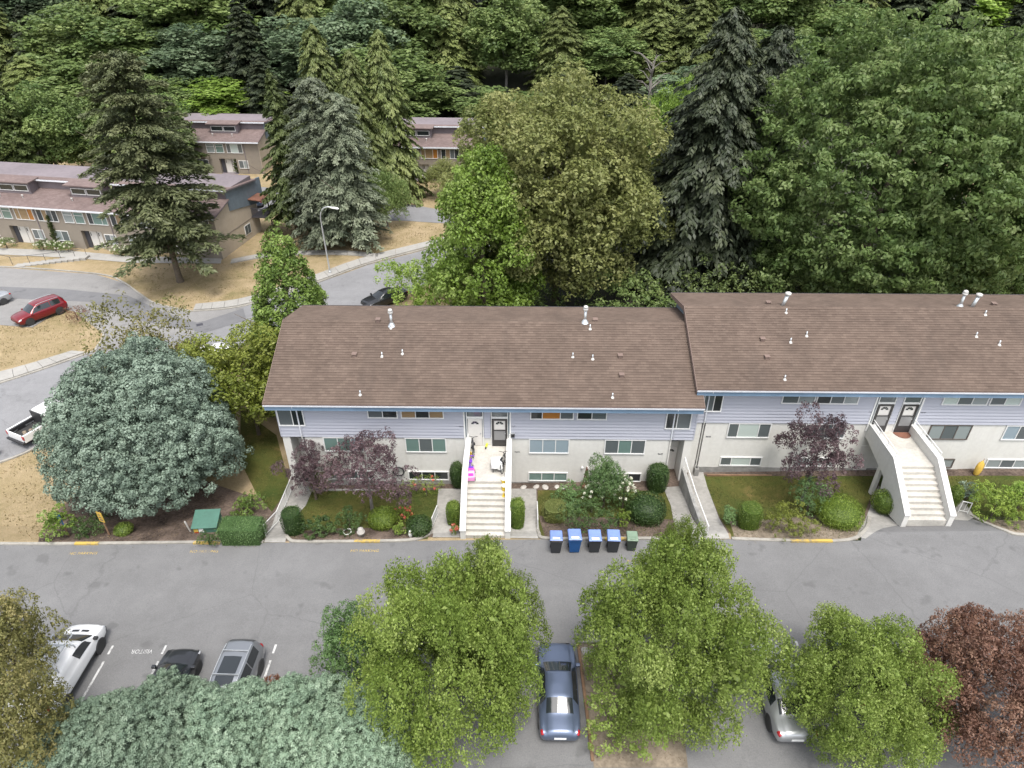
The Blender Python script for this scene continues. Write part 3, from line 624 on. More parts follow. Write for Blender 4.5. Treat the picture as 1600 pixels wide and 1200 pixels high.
# ---------------------------------------------------------------- taupe townhouse rows
def beige_row(label, loc, rz, L, doors, end_detail=True, group=None):
    root = thing('townhouse_row', label, 'townhouse', loc, rz, group)
    MB().box(-L, 0, .55, 9.5, -1, 5.0).build('rear_wall', M['taupe'], root)
    w_ = MB(); xs = sorted(doors); edges = [-L]
    for d in xs: edges += [d-1.35, d+1.35]
    edges.append(0)
    for i in range(0, len(edges), 2): w_.box(edges[i], edges[i+1], 0, .549, -1, 5.0)
    for d in xs: w_.box(d-1.35, d+1.35, 0, .549, 2.3, 5.0)
    w_.build('wall', M['taupe'], root)
    e = MB().prism([(.0, -1), (9.5, -1), (9.5, 5.2), (3.4, 5.86), (.0, 5.0)], 'x', .002, .05).build('end_wall', M['taupe_light'], root)
    MB().box(.05, .075, 0, 9.5, 2.2, 2.32).build('band', M['taupe'], e)
    window(root, -.001, .0, 0, 0, 0, []) if False else None
    f = MB().box(.05, .10, 5.6, 7.0, .7, 1.9).build('window', M['frame'], root); MB().box(.098, .112, 5.7, 6.27, .78, 1.82).build('pane', M['g_slate'], f); MB().box(.098, .112, 6.33, 6.9, .78, 1.82).build('pane', M['g_slate'], f)
    c = courses(-L-.3, .35, 0, 0, 3.9, 1.04, 16, .02).build('lower_roof', M['roof_b'], root); c.location = (0, -.5, 4.98)
    MB().prism([(-.5, 4.82), (3.4, 5.85), (3.4, 5.97), (-.5, 4.97)], 'x', -L-.29, .34).build('roof_deck', M['mauve'], root)
    MB().box(-L-.3, .35, -.58, -.505, 4.80, 4.97).build('gutter', M['gutter'], root)
    MB().box(-L, 0, 3.4, 9.4, 5.0, 7.0).build('clerestory_wall', M['mauve'], root)
    MB().prism([(3.38, 4.6), (11.2, 3.2), (11.2, 6.3), (3.38, 7.0)], 'x', .001, .14).build('blue_end_wall', M['slate_blue'], root)
    up = courses(-L-.3, .4, 0, 0, -6.9, .75, 26, .02).build('upper_roof', M['roof_b'], root); up.location = (0, 9.9, 6.42)
    MB().prism([(2.98, 7.0), (9.9, 6.25), (9.9, 6.41), (2.98, 7.16)], 'x', -L-.29, .39).build('roof_deck', M['mauve'], root)
    MB().box(-L-.3, .4, 2.92, 2.975, 6.98, 7.15).build('fascia', M['gutter'], root)
    for i, d in enumerate(xs):
        # dormer
        dm = MB().box(d-2.7, d+1.6, 2.0, 3.39, 5.3, 7.02).build('dormer', M['mauve'], root)
        MB().prism([(1.55, 7.03), (3.4, 7.2), (3.4, 7.32), (1.55, 7.15)], 'x', d-3.1, d+2.0).build('dormer_roof', M['roof_b'], dm)
        for a in (d-2.45, d-.45): window(root, a, a+1.75, 6.05, 6.65, 2.0, ['g_dark'])
        for a, b, gl in ((d-2.9, d-1.75, ['g_grey']), (d-1.45, d-.3, ['g_green'])):
            window(root, a, b, 3.25, 4.5, 0, gl); MB().box(a, b, -.055, -.004, 4.12, 4.17).build('glazing_bar', M['frame'], root)
        k = (i*5) % 3
        window(root, d+.3, d+2.7, 3.25, 4.55, 0, [['g_slate', 'g_pale', 'g_slate'], ['g_dark', 'g_green', 'g_green'], ['g_tan', 'g_tan', 'g_orange']][k], [.7, 1.4, .8])
        window(root, d+3.3, d+5.9, 3.25, 4.55, 0, ['g_dark', 'g_tan', 'g_slate', 'g_dark']) if d+6 < 0 else None
        window(root, d+1.75, d+3.15, .9, 2.0, 0, ['g_slate', 'g_grey']) if d+3.2 < 0 else None
        window(root, d-4.9, d-3.2, .9, 2.05, 0, ['g_grey', 'g_slate']) if d-5 > -L else None
        for a in (d-1.2+.55, d-1.2+1.6):
            dd = MB().box(a-.02, a+.93, .48, .549, .02, 2.15).build('door', M['door_white'], root)
            MB().box(a+.08, a+.18, .465, .479, 1.55, 1.95).build('door_light', M['g_dark'], dd)
        MB().box(d-1.34, d-.78, .46, .548, 0, 2.25).build('side_panel', M['number'], root)
        MB().box(d-1.34, d+1.34, -.4, .54, -.6, -.01).build('doorstep', M['mauve'], root)
        for sx in (d-2.1, d+1.0): MB().lathe([(.05, 0), (.05, .3), (.13, .32), (.13, .38), (.02, .42)], (sx, 1.2, 5.4), 8).build('vent', M['lead'], root)
        MB().tube([(d+3.0, -.06, 4.8), (d+3.0, -.06, 0)], .05, 6).build('downpipe', M['mauve'], root)
    return root
b0 = G(348, 405); bang = math.atan2(73.96-78.2, -34.75+60.84)
near_row = beige_row('taupe stucco row with mauve dormers facing the car park, orange curtain upstairs', (b0[0], b0[1]+.1, zt(b0[0], b0[1])-.02), bang, 46, [-6.6, -16.4, -26.1, -35.8, -43.0][:4])
# deck on the end of the near row
dk = thing('balcony', 'dark timber balcony with brown awning on the end of the taupe row', 'balcony'); dk.parent = None
ca, sa = math.cos(bang), math.sin(bang)
def bl(x, y, z=0): return (b0[0]+x*ca-y*sa, b0[1]+.1+x*sa+y*ca, zt(b0[0], b0[1])+z)
dk.location = bl(.15, 7.6); dk.rotation_euler = (0, 0, bang)
MB().box(.02, 2.6, 0, 3.6, 2.3, 2.5).build('deck', M['number'], dk); MB().prism([(.0, 4.55), (2.6, 4.35), (2.6, 4.45), (0, 4.65)], 'y', -.1, 2.4).build('awning', M['rust'], dk)
for x, y in ((2.5, .1), (2.5, 3.5), (2.5, 2.3)): MB().box(x-.06, x+.06, y-.06, y+.06, -.2 if y != 2.3 else 2.5, 4.4 if y < 3 else 3.4).build('post', M['number'], dk)
br = MB()
for k in range(18): br.box(.1+k*.14, .16+k*.14, .02, .06, 2.5, 3.4)
for k in range(24): br.box(2.54, 2.58, .1+k*.145, .16+k*.145, 2.5, 3.4)
br.build('bars', M['number'], dk); MB().box(.05, 2.6, 0, .09, 3.4, 3.48).build('top_rail', M['number'], dk); MB().box(2.5, 2.62, .09, 3.6, 3.4, 3.48).build('top_rail', M['number'], dk)
f0 = G(392, 272); f1 = G(705, 279)
beige_row('far taupe row half hidden by dark conifers, seen above the near row', (f0[0]+2, f0[1], zt(*f0[:2])), R(-3), 15, [-5.3])
beige_row('far taupe row between the tall cedar and the brown-green tree', (f1[0]+4.5, f1[1]-1.0, zt(*f1[:2])), R(-2), 26, [-9.0, -18.5])
# ---------------------------------------------------------------- vehicles
class Hull:
    """lofted car body: stations (x, z_bottom, z_shoulder, z_top, half_width, half_width_top), front at +x"""
    def __init__(s, st): s.a = np.array(sorted(st))
    def P(s, x, k, side):
        a = s.a; zb, zs, ztp, hw, tw = [np.interp(x, a[:, 0], a[:, i]) for i in range(1, 6)]
        pts = [(hw*.90, zb), (hw*.985, zb+.16), (hw, (zb+zs)/2+.06), (hw*.97, zs-.03), (tw+(hw*.95-tw)*.97, zs+.01), (tw, ztp-.07), (tw*.80, ztp-.012), (0, ztp+.02)]
        i = min(int(k), 6); t = k-i; y = pts[i][0]*(1-t)+pts[i+1][0]*t; z = pts[i][1]*(1-t)+pts[i+1][1]*t
        return Vector((x, y*side, z))
    def body(s, nx=44):
        xs = np.linspace(s.a[0, 0], s.a[-1, 0], nx); ks = [0, .5, 1, 1.5, 2, 2.5, 3, 3.5, 4, 4.5, 5, 5.5, 6, 6.5, 7]
        m = MB(); prof = [(k, 1) for k in ks]+[(k, -1) for k in ks[::-1][1:]]; n = len(prof); vs_ = [s.P(x, k, sd) for x in xs for k, sd in prof]
        fs = [(i*n+j, i*n+j+1, (i+1)*n+j+1, (i+1)*n+j) for i in range(nx-1) for j in range(n-1)]
        fs += [(i*n+n-1, i*n, (i+1)*n, (i+1)*n+n-1) for i in range(nx-1)]
        fs += [tuple(range(n))[::-1], tuple((nx-1)*n+k for k in range(n))]
        return m.add(vs_, fs)
    def patch(s, x0, x1, k0, k1, side=0, off=.012, sk=0.0, nx=8, nk=6, m=None):
        """panel lying just proud of the body; side 0 spans the middle; sk slides the upper edge along x"""
        m = m or MB(); vs_ = []; prof = []
        if side == 0:
            for j in range(2*nk+1):
                t = j/nk-1; prof.append((k0+(k1-k0)*(1-abs(t)), -1 if t < 0 else 1, 1-abs(t)))
        else: prof = [(k0+(k1-k0)*j/nk, side, j/nk) for j in range(nk+1)]
        for i in range(nx+1):
            for k, sd, u in prof:
                x = x0+(x1-x0)*i/nx+(sk*u*(1 if True else 0) if side else 0)
                p = s.P(x, k, sd); e = .02; dx = s.P(x+e, k, sd)-s.P(x-e, k, sd); k2 = min(k+.05, 6.999); dk = s.P(x, k2, sd)-s.P(x, k2-.1, sd)
                nrm = dx.cross(dk)*sd
                if nrm.length < 1e-9: nrm = Vector((0, 0, 1))
                nrm.normalize()
                if nrm.z < -.2 or nrm.y*sd < -.05: nrm = -nrm
                vs_.append(p+nrm*off)
        n = len(prof); return m.add(vs_, [(i*n+j, i*n+j+1, (i+1)*n+j+1, (i+1)*n+j) for i in range(nx) for j in range(n-1)])
M['car_glass'] = glass_mat('car_glass', (.018, .022, .025), .05); M['tail'] = glass_mat('tail_lamp', (.35, .01, .015), .2); M['lamp'] = glass_mat('head_lamp', (.55, .56, .58), .15)
SUV = [(-2.36, .50, .80, .86, .72, .50), (-2.30, .40, .98, 1.10, .84, .60), (-2.18, .34, 1.04, 1.42, .90, .62), (-1.95, .30, 1.04, 1.63, .92, .64), (-1.2, .28, 1.03, 1.70, .93, .66), (0, .28, 1.01, 1.70, .93, .66), (.45, .28, 1.0, 1.62, .93, .64), (1.2, .28, .99, 1.10, .92, .72), (1.75, .30, .95, 1.05, .91, .70), (2.15, .33, .86, .97, .87, .66), (2.30, .38, .78, .86, .80, .58), (2.37, .48, .62, .66, .70, .5)]
SEDAN = [(-2.38, .50, .78, .86, .70, .55), (-2.30, .38, .90, .98, .84, .62), (-2.0, .30, .95, 1.04, .89, .64), (-1.55, .26, .95, 1.10, .91, .62), (-.85, .24, .94, 1.40, .92, .58), (-.3, .24, .93, 1.45, .92, .58), (.3, .24, .92, 1.41, .92, .57), (1.1, .25, .90, 1.00, .91, .68), (1.7, .28, .84, .93, .89, .66), (2.15, .32, .74, .83, .84, .6), (2.32, .38, .65, .72, .76, .52), (2.38, .46, .56, .60, .66, .45)]
HATCH = [(-2.1, .5, .8, .88, .70, .52), (-2.02, .38, .94, 1.05, .84, .6), (-1.75, .3, .97, 1.28, .88, .6), (-1.2, .26, .96, 1.46, .90, .6), (-.3, .24, .94, 1.52, .90, .6), (.25, .24, .92, 1.46, .90, .58), (1.05, .25, .90, 1.0, .89, .66), (1.55, .28, .84, .92, .87, .62), (1.95, .33, .74, .82, .82, .56), (2.1, .4, .62, .68, .70, .46)]
VAN = [(-2.55, .45, .95, 1.0, .80, .72), (-2.5, .36, 1.15, 1.80, .90, .78), (-2.3, .32, 1.18, 1.88, .92, .80), (-1, .30, 1.18, 1.90, .93, .80), (.3, .30, 1.14, 1.88, .93, .79), (.75, .30, 1.12, 1.74, .93, .76), (1.55, .30, 1.08, 1.18, .92, .78), (1.95, .32, 1.0, 1.10, .90, .74), (2.3, .35, .86, .96, .85, .66), (2.45, .42, .72, .78, .76, .56), (2.5, .5, .6, .64, .66, .5)]
CAB = [(-.95, .45, 1.18, 1.80, .96, .70), (-.85, .42, 1.18, 1.86, .97, .74), (.3, .42, 1.16, 1.88, .97, .74), (.75, .42, 1.15, 1.78, .97, .72), (1.5, .42, 1.13, 1.24, .96, .78), (2.2, .45, 1.08, 1.20, .94, .76), (2.7, .5, 1.0, 1.1, .90, .72), (2.85, .55, .85, .92, .84, .66)]
def wheel(root, x, y, r, wd, side):
    o = bpy.data.objects.new('wheel', None); COL.objects.link(o); o.parent = root; o.location = (x, y, r); o.empty_display_size = .1
    m = MB(); pr = [(r*.62, -wd/2), (r*.93, -wd/2), (r, -wd*.36), (r, wd*.36), (r*.93, wd/2), (r*.62, wd/2)]
    t = m.lathe(pr, n=20).build('tyre', M['rubber'], o, False); t.rotation_euler = (R(90), 0, 0)
    m = MB(); m.lathe([(r*.63, -wd*.3), (r*.63, wd*.42), (r*.56, wd*.44), (r*.54, wd*.30)], n=20)
    for k in range(5):
        a = 2*math.pi*k/5; c, s = math.cos(a), math.sin(a); q = r*.07
        m.add([(-s*q, c*q, wd*.4), (s*q, -c*q, wd*.4), (c*r*.6+s*q, s*r*.6-c*q, wd*.43), (c*r*.6-s*q, s*r*.6+c*q, wd*.43)], [(0, 1, 2, 3)])
    t = m.build('rim', M['rim'], o); t.rotation_euler = (R(-90) if side > 0 else R(90), 0, 0)
def car(name, label, cat, spec, body_mat, loc, heading, glass=None, roof=None, wheels=None, wr=.34, group=None, extras=None):
    root = thing(name, label, cat, loc, heading, group); h = Hull(spec); a = h.a
    h.body().build('body', body_mat, root, True)
    L0, L1 = a[0, 0], a[-1, 0]
    g = glass
    h.patch(*g['ws'], 5.15, 7, 0, .014).build('windscreen', M['car_glass'], root, True)
    if 'rw' in g: h.patch(*g['rw'], 5.2, 7, 0, .014).build('rear_window', M['car_glass'], root, True)
    for sd in (-1, 1):
        for (x0, x1, sk) in g['side']:
            h.patch(x0, x1, 4.12, 4.93, sd, .012, sk, 6, 4).build('side_window', M['car_glass'], root, True)
        h.patch(L1-.32, L1-.06, 2.6, 4.0, sd, .012, -.04, 4, 3).build('headlight', M['lamp'], root, True)
        h.patch(L0+.05, L0+.24, 2.6, 4.3, sd, .012, 0, 4, 3).build('tail_light', M['tail'], root, True)
        p = h.P(g['ws'][1]-.12, 4.0, sd); MB().box(p.x-.08, p.x+.08, min(p.y, p.y+sd*.2), max(p.y, p.y+sd*.2), p.z-.02, p.z+.13).build('mirror', body_mat if body_mat.name != 'car_white_van' else M['black'], root, bevel=.03)
    for x in wheels:
        for sd in (-1, 1):
            hw = float(np.interp(x, a[:, 0], a[:, 4]))
            MB().tube([(x, sd*(hw-.25), wr+.015), (x, sd*(hw+.004), wr+.015)], wr*1.13, 20).build('wheel_arch', M['black'], root)
            wheel(root, x, sd*(hw-.09), wr, .22, sd)
    h.patch(L1-.10, L1-.015, .3, 1.6, 0, .01, 0, 4, 6).build('bumper', M['black'], root, True)
    m = MB(); zb = .14
    m.box(L0+.35, L1-.35, -.75, .75, .2, .34); m.build('underbody', M['black'], root)
    MB().box(L0-.012, L0+.05, -.26, .26, .58, .70).build('number_plate', M['white'], root)
    if roof == 'sun':
        for x0, x1 in ((-.05, .42), (-1.05, -.15)): h.patch(x0, x1, 6.2, 7, 0, .012).build('glass_roof', M['car_glass'], root, True)
    if roof in ('sun', 'rails'):
        for sd in (-1, 1):
            pts = [h.P(x, 5.35, sd)+Vector((0, 0, .05)) for x in np.linspace(-1.75, .35, 8)]; MB().tube(pts, .022, 6).build('roof_rail', M['metal'], root)
        if roof == 'sun':
            for x in (-1.35, -.1): MB().tube([h.P(x, 5.35, sd)+Vector((0, 0, .09)) for sd in (-1, 1)], .025, 6).build('cross_bar', M['metal'], root)
    if extras: extras(root, h)
    return root
GS = dict(ws=(.52, 1.16), rw=(-2.28, -1.99), side=[(-1.75, -.85, .0), (-.78, .05, 0), (.12, .95, -.28)])
GSed = dict(ws=(.38, 1.08), rw=(-1.5, -.92), side=[(-1.05, -.35, .12), (-.28, .9, -.25)])
GH = dict(ws=(.33, 1.02), rw=(-1.98, -1.3), side=[(-1.3, -.45, .1), (-.38, .85, -.25)])
GV = dict(ws=(.82, 1.5), side=[(.15, 1.15, -.2)])
P_red = paint('car_red', (.17, .008, .014), .3); P_silver = paint('car_silver', (.40, .41, .42), .6); P_white = paint('car_white', (.72, .72, .72)); P_wvan = paint('car_white_van', (.72, .72, .72))
P_black = paint('car_black', (.018, .019, .022), .2); P_navy = paint('car_blue_grey', (.11, .14, .21), .55); P_grey = paint('car_grey', (.26, .27, .285), .7); P_dblue = paint('car_dark_blue', (.03, .05, .09), .3)
def hd(a, b):
    A, B = G(*a), G(*b); return math.atan2(B[1]-A[1], B[0]-A[0])
def gl(px, py, dz=.02): g = G(px, py); return (g[0], g[1], g[2]+dz)
car('parked_car', 'red sport utility vehicle parked beside the dry grass island', 'car', SUV, P_red, gl(66, 496), hd((98, 481), (32, 506)), GS, 'rails', (-1.4, 1.42), .37)
car('parked_car', 'silver saloon parked next to the red car', 'car', SEDAN, P_silver, gl(-22, 481), hd((98, 481), (32, 506)), GSed, None, (-1.42, 1.45), .33)
car('parked_car', 'white saloon showing only its roof through the green tree by the street', 'car', SEDAN, P_white, gl(322, 566), hd((140, 655), (300, 580)), GSed, None, (-1.42, 1.45), .33)
car('parked_car', 'black saloon on the street just behind the brown roof', 'car', SEDAN, P_black, gl(602, 474), hd((640, 458), (560, 487)), GSed, None, (-1.42, 1.45), .33)
car('parked_car', 'dark blue car on the far drive beside the blue-grey end wall', 'car', SEDAN, P_dblue, gl(404, 318), R(100), GSed, None, (-1.42, 1.45), .33)
car('parked_car', 'white car at the kerb behind the pickup truck', 'car', SEDAN, P_white, gl(-62, 733), hd((0, 712), (80, 672)), GSed, None, (-1.42, 1.45), .33)
def on_lot(x, y): return (x, y, zt(x, y)+.018)
def rack(root, h):
    rk = MB()
    for x in (.35, -1.0, -2.0): rk.tube([h.P(x, 5.2, sd)+Vector((0, 0, .22)) for sd in (-1, 1)], .035, 6); [rk.tube([h.P(x, 5.2, sd), h.P(x, 5.2, sd)+Vector((0, 0, .24))], .028, 6) for sd in (-1, 1)]
    for sd in (-.45, .45): rk.tube([(.85, sd, 2.14), (-2.3, sd, 2.14)], .03, 6)
    rk.build('ladder_rack', M['metal'], root)
    for y in (-.42, .1): h.patch(1.72, 1.86, 6.3, 6.9, -1 if y < 0 else 1, .012).build('bonnet_vent', M['black'], root)
    for sd in (-1, 1): h.patch(-2.0, 1.2, .3, 1.3, sd, .014).build('sill_guard', M['black'], root, True)
    h.patch(2.25, 2.49, .2, 2.2, 0, .014).build('front_guard', M['black'], root, True)
car('cargo_van', 'white van with grey ladder rack under the bronze-green tree', 'van', VAN, P_wvan, on_lot(-21.85, 19.6), R(90), GV, None, (-1.55, 1.5), .36, extras=rack)
car('parked_car', 'black hatchback parked beside the empty visitor bay', 'car', HATCH, P_black, on_lot(-16.35, 18.55), R(90), GH, None, (-1.3, 1.3), .33)
car('parked_car', 'silver estate with glass roof panels and roof bars beside the black hatchback', 'car', SUV, P_grey, on_lot(-13.35, 18.45), R(-91), GS, 'sun', (-1.4, 1.42), .36)
car('parked_car', 'blue-grey saloon between the weeping tree and the planted island', 'car', SEDAN, P_navy, on_lot(1.85, 18.5), R(90), GSed, None, (-1.42, 1.45), .34)
car('parked_car', 'pale silver saloon half under the weeping tree by the planted island', 'car', SEDAN, P_silver, on_lot(11.9, 18.4), R(90), GSed, None, (-1.42, 1.45), .34)
car('parked_car', 'dark car almost covered by the small bright tree beside the red maple', 'car', HATCH, P_dblue, on_lot(15.9, 19.3), R(90), GH, None, (-1.3, 1.3), .33)
# pickup truck
pk = thing('pickup_truck', 'white pickup truck with dark load bed parked by the blue juniper', 'pickup truck', gl(90, 663), hd((20, 692), (110, 640)))
h = Hull(CAB); h.body().build('cab', P_white, pk, True)
h.patch(.8, 1.46, 5.15, 7, 0, .014).build('windscreen', M['car_glass'], pk, True)
MB().box(-.975, -.955, -.62, .62, 1.25, 1.7).build('rear_window', M['car_glass'], pk)
for sd in (-1, 1):
    for x0, x1, sk in ((-.8, .0, 0), (.08, 1.15, -.22)): h.patch(x0, x1, 4.1, 4.93, sd, .012, sk, 5, 4).build('side_window', M['car_glass'], pk, True)
    p = h.P(1.2, 4, sd); MB().box(p.x-.1, p.x+.08, min(p.y, p.y+sd*.25), max(p.y, p.y+sd*.25), p.z, p.z+.22).build('mirror', M['black'], pk, bevel=.03)
    MB().prism([(-2.95, .55), (-.97, .55), (-.97, 1.18), (-2.95, 1.18)], 'y', *sorted((sd*.97, sd*.84))).build('bed_side', P_white, pk, bevel=.03)
    MB().box(-2.9, -1.0, min(sd*.838, sd*.70), max(sd*.838, sd*.70), .9, 1.13).build('bed_liner', M['black'], pk)
    MB().box(-3.0, -2.94, min(sd*.98, sd*.80), max(sd*.98, sd*.80), .82, 1.12).build('tail_light', M['tail'], pk)
    for x in (-2.0, 1.85):
        MB().tube([(x, sd*.7, .42), (x, sd*.982, .42)], .46, 20).build('wheel_arch', M['black'], pk); wheel(pk, x, sd*.88, .40, .26, sd)
MB().box(-2.93, -.98, -.83, .83, .62, .72).build('bed_floor', M['rubber'], pk); MB().box(-3.0, -2.93, -.8, .8, .6, 1.18).build('tailgate', P_white, pk, bevel=.02)
MB().box(-3.16, -2.98, -.95, .95, .45, .62).build('bumper', M['black'], pk, bevel=.03); MB().box(-1.06, -.99, -.8, .8, .75, 1.75).build('headache_rack', M['black'], pk, bevel=.02); MB().box(-2.9, 2.6, -.7, .7, .3, .5).build('chassis', M['black'], pk)
rgk = random.Random(9)
tarp = MB()
for k in range(9): x, y = rgk.uniform(-2.4, -1.5), rgk.uniform(-.5, .2); tarp.lathe([(.02, 0), (.16, .02), (.13, .1), (.03, .14)], (x, y, .72), 7)
o = tarp.build('rubble_sack', M['soil']); o.matrix_world = Matrix.Translation(pk.location) @ Matrix.Rotation(pk.rotation_euler.z, 4, 'Z'); tag(o, 'heap of pale rubble lying in the pickup bed', 'rubble')

# ---------------------------------------------------------------- street furniture, bins, small things
g = G(516, 428); sl = thing('street_lamp', 'grey curved-arm street lamp on the pavement', 'street lamp', (g[0], g[1], g[2]+.1))
MB().lathe([(.16, 0), (.16, .25), (.09, .3)], n=10).build('base', M['metal'], sl)
pts = [(0, 0, .2), (-.05, 0, 3), (-.1, 0, 5.6), (-.05, 0, 6.6), (.25, 0, 7.25), (.8, 0, 7.5), (1.3, 0, 7.42)]
MB().tube(smooth_line(pts, 4), [.085]*8+[.06]*17, 8).build('pole', M['metal'], sl, True)
MB().prism([(1.2, 7.36), (1.9, 7.25), (2.0, 7.3), (1.85, 7.42), (1.2, 7.5)], 'y', -.13, .13).build('lantern', M['white'], sl, bevel=.03)
def bin_(label, px, py, wpx, body, lid, ajar=0.0, stuff=False):
    g = G(px, py); s = wpx/pxm(g); root = thing('wheelie_bin', label, 'bin', (g[0], g[1], zt(g[0], g[1])+.012), random.Random(px).uniform(-.06, .06)); k = s/.62
    m = MB(); a, b, hh = .22*k, .29*k, .92*k
    m.add([(-a, -a*1.0, .06), (a, -a, .06), (a, a*1.1, .06), (-a, a*1.1, .06), (-b, -b*1.1, hh), (b, -b*1.1, hh), (b, b*1.25, hh), (-b, b*1.25, hh)], [(0, 3, 2, 1), (0, 1, 5, 4), (1, 2, 6, 5), (2, 3, 7, 6), (3, 0, 4, 7), (4, 5, 6, 7)])
    bo = m.build('body', body, root, bevel=.025); MB().box(-b*1.06, b*1.06, -b*1.18, b*1.3, hh-.06, hh+.005).build('rim', body, root, bevel=.012)
    l = MB(); c = .31*k
    l.add([(-c, -c*1.2, 0), (c, -c*1.2, 0), (c, c*1.22, 0), (-c, c*1.22, 0), (-c*.9, -c*1.02, .07), (c*.9, -c*1.02, .07), (c*.86, c*1.0, .10), (-c*.86, c*1.0, .10)], [(0, 3, 2, 1), (4, 5, 6, 7), (0, 1, 5, 4), (1, 2, 6, 5), (2, 3, 7, 6), (3, 0, 4, 7)])
    lo = l.build('lid', lid, root, bevel=.02); lo.location = (0, 0, hh+.012); lo.rotation_euler = (ajar, 0, 0)
    if ajar: lo.location = (0, c*1.2-math.cos(ajar)*c*1.2, hh+.012+math.sin(abs(ajar))*c*1.2)
    MB().box(-c*.62, c*.62, -c*.45, c*.75, .085, .105).build('lid_panel', lid, lo, bevel=.01)
    MB().box(-c*.55, c*.55, -c*1.0, -c*.58, .075, .088).build('lid_label', M['white'] if lid.name != 'bin_green' else lid, lo)
    for sd in (-1, 1):
        o = MB().tube([(sd*(a+.0), a*.95, .11), (sd*(a+.06), a*.95, .11)], .11, 12).build('wheel', M['rubber'], root)
    MB().tube([(-b*.9, b*1.42, hh-.02), (b*.9, b*1.42, hh-.02)], .018, 6).build('handle', body, root)
    if stuff: MB().box(-b*.8, b*.9, -b*1.12, -b*.2, hh, hh+.10).build('cardboard', M['soil'], root, bevel=.01)
bn_blk = plain('bin_charcoal', (.028, .031, .036), .5, var=.1); bn_blue = plain('bin_blue', (.006, .07, .23), .45, var=.1); ld_blue = plain('bin_lid_blue', (.16, .235, .50), .4, var=.12, scale=9); bn_gr = plain('bin_green', (.17, .24, .17), .5, var=.1); bn_grb = plain('bin_green_dark', (.035, .05, .04), .5)
bin_('charcoal bin whose blue lid sits ajar over cardboard', 868, 860, 20, bn_blk, ld_blue, -.12, True)
bin_('bright blue bin with blue lid and cardboard sticking out', 896.5, 859, 21, bn_blue, ld_blue, -.08, True)
bin_('charcoal bin with closed blue lid standing beside the bright blue bin', 927.5, 859, 20.5, bn_blk, ld_blue)
bin_('charcoal bin with closed blue lid standing beside the green bin', 956.5, 859, 20.5, bn_blk, ld_blue)
bin_('dark bin with pale green lid at the end of the row', 985.5, 857, 17.5, bn_grb, bn_gr)
# transformer box, bollard, signs
g = G(327, 826); tb = thing('transformer_box', 'green electrical transformer box with warning stickers by the clipped hedge', 'utility box', g, .08); tg = plain('transformer_green', (.045, .125, .092), .5, var=.12)
MB().add([(-.72, -.55, 0), (.72, -.55, 0), (.72, .55, 0), (-.72, .55, 0), (-.72, -.55, .62), (.72, -.55, .62), (.72, .55, 1.0), (-.72, .55, 1.0)], [(0, 3, 2, 1), (0, 1, 5, 4), (1, 2, 6, 5), (2, 3, 7, 6), (3, 0, 4, 7), (4, 5, 6, 7)]).build('cabinet', tg, tb, bevel=.03)
MB().box(-.78, .78, -.6, .6, -.2, .02).build('plinth', M['ret_wall'], tb)
lid = MB().add([(-.77, -.62, .60), (.77, -.62, .60), (.77, .6, 1.02), (-.77, .6, 1.02), (-.77, -.62, .66), (.77, -.62, .66), (.77, .6, 1.08), (-.77, .6, 1.08)], [(0, 3, 2, 1), (4, 5, 6, 7), (0, 1, 5, 4), (1, 2, 6, 5), (2, 3, 7, 6), (3, 0, 4, 7)]).build('lid', tg, tb, bevel=.015)
for x0, x1, z0, z1, mt in ((-.66, -.40, .3, .58, 'yellow'), (-.36, -.08, .28, .56, 'white'), (-.66, -.40, .18, .29, 'tail')): MB().box(x0, x1, -.56, -.552, z0, z1).build('sticker', M[mt], tb)
g = G(298, 831); o = MB().lathe([(.05, 0), (.055, .85), (.04, .9)], n=8).build('bollard', M['stone']); o.location = g; o.rotation_euler = (0, -.16, 0); tag(o, 'leaning pale grey post beside the green transformer box', 'post')
def sign_post(label, px, py, h, col, w_, hh, rz=.3, marks=False):
    g = G(px, py); r = thing('sign_post', label, 'sign', g, rz)
    MB().box(-.04, .04, -.03, .03, -.1, h).build('post', M['timber'], r)
    pl = MB().box(-w_/2, w_/2, -.055, -.035, h-hh, h+.03).build('sign_plate', col, r)
    if marks:
        for k in range(3): MB().box(-w_*.3, w_*.3-.05*k, -.061, -.056, h-hh+.12+.2*k, h-hh+.2+.2*k).build('marking', M['number'], pl)
sblue = plain('sign_blue', (.012, .09, .24), .5)
sign_post('yellow sign plate on a thin wooden post under the juniper', 171, 836, 1.9, M['yellow'], .42, .75, -.35, True)
sign_post('blue sign plate half hidden by the bush at the juniper', 108, 838, 1.9, sblue, .5, .8, -.5)
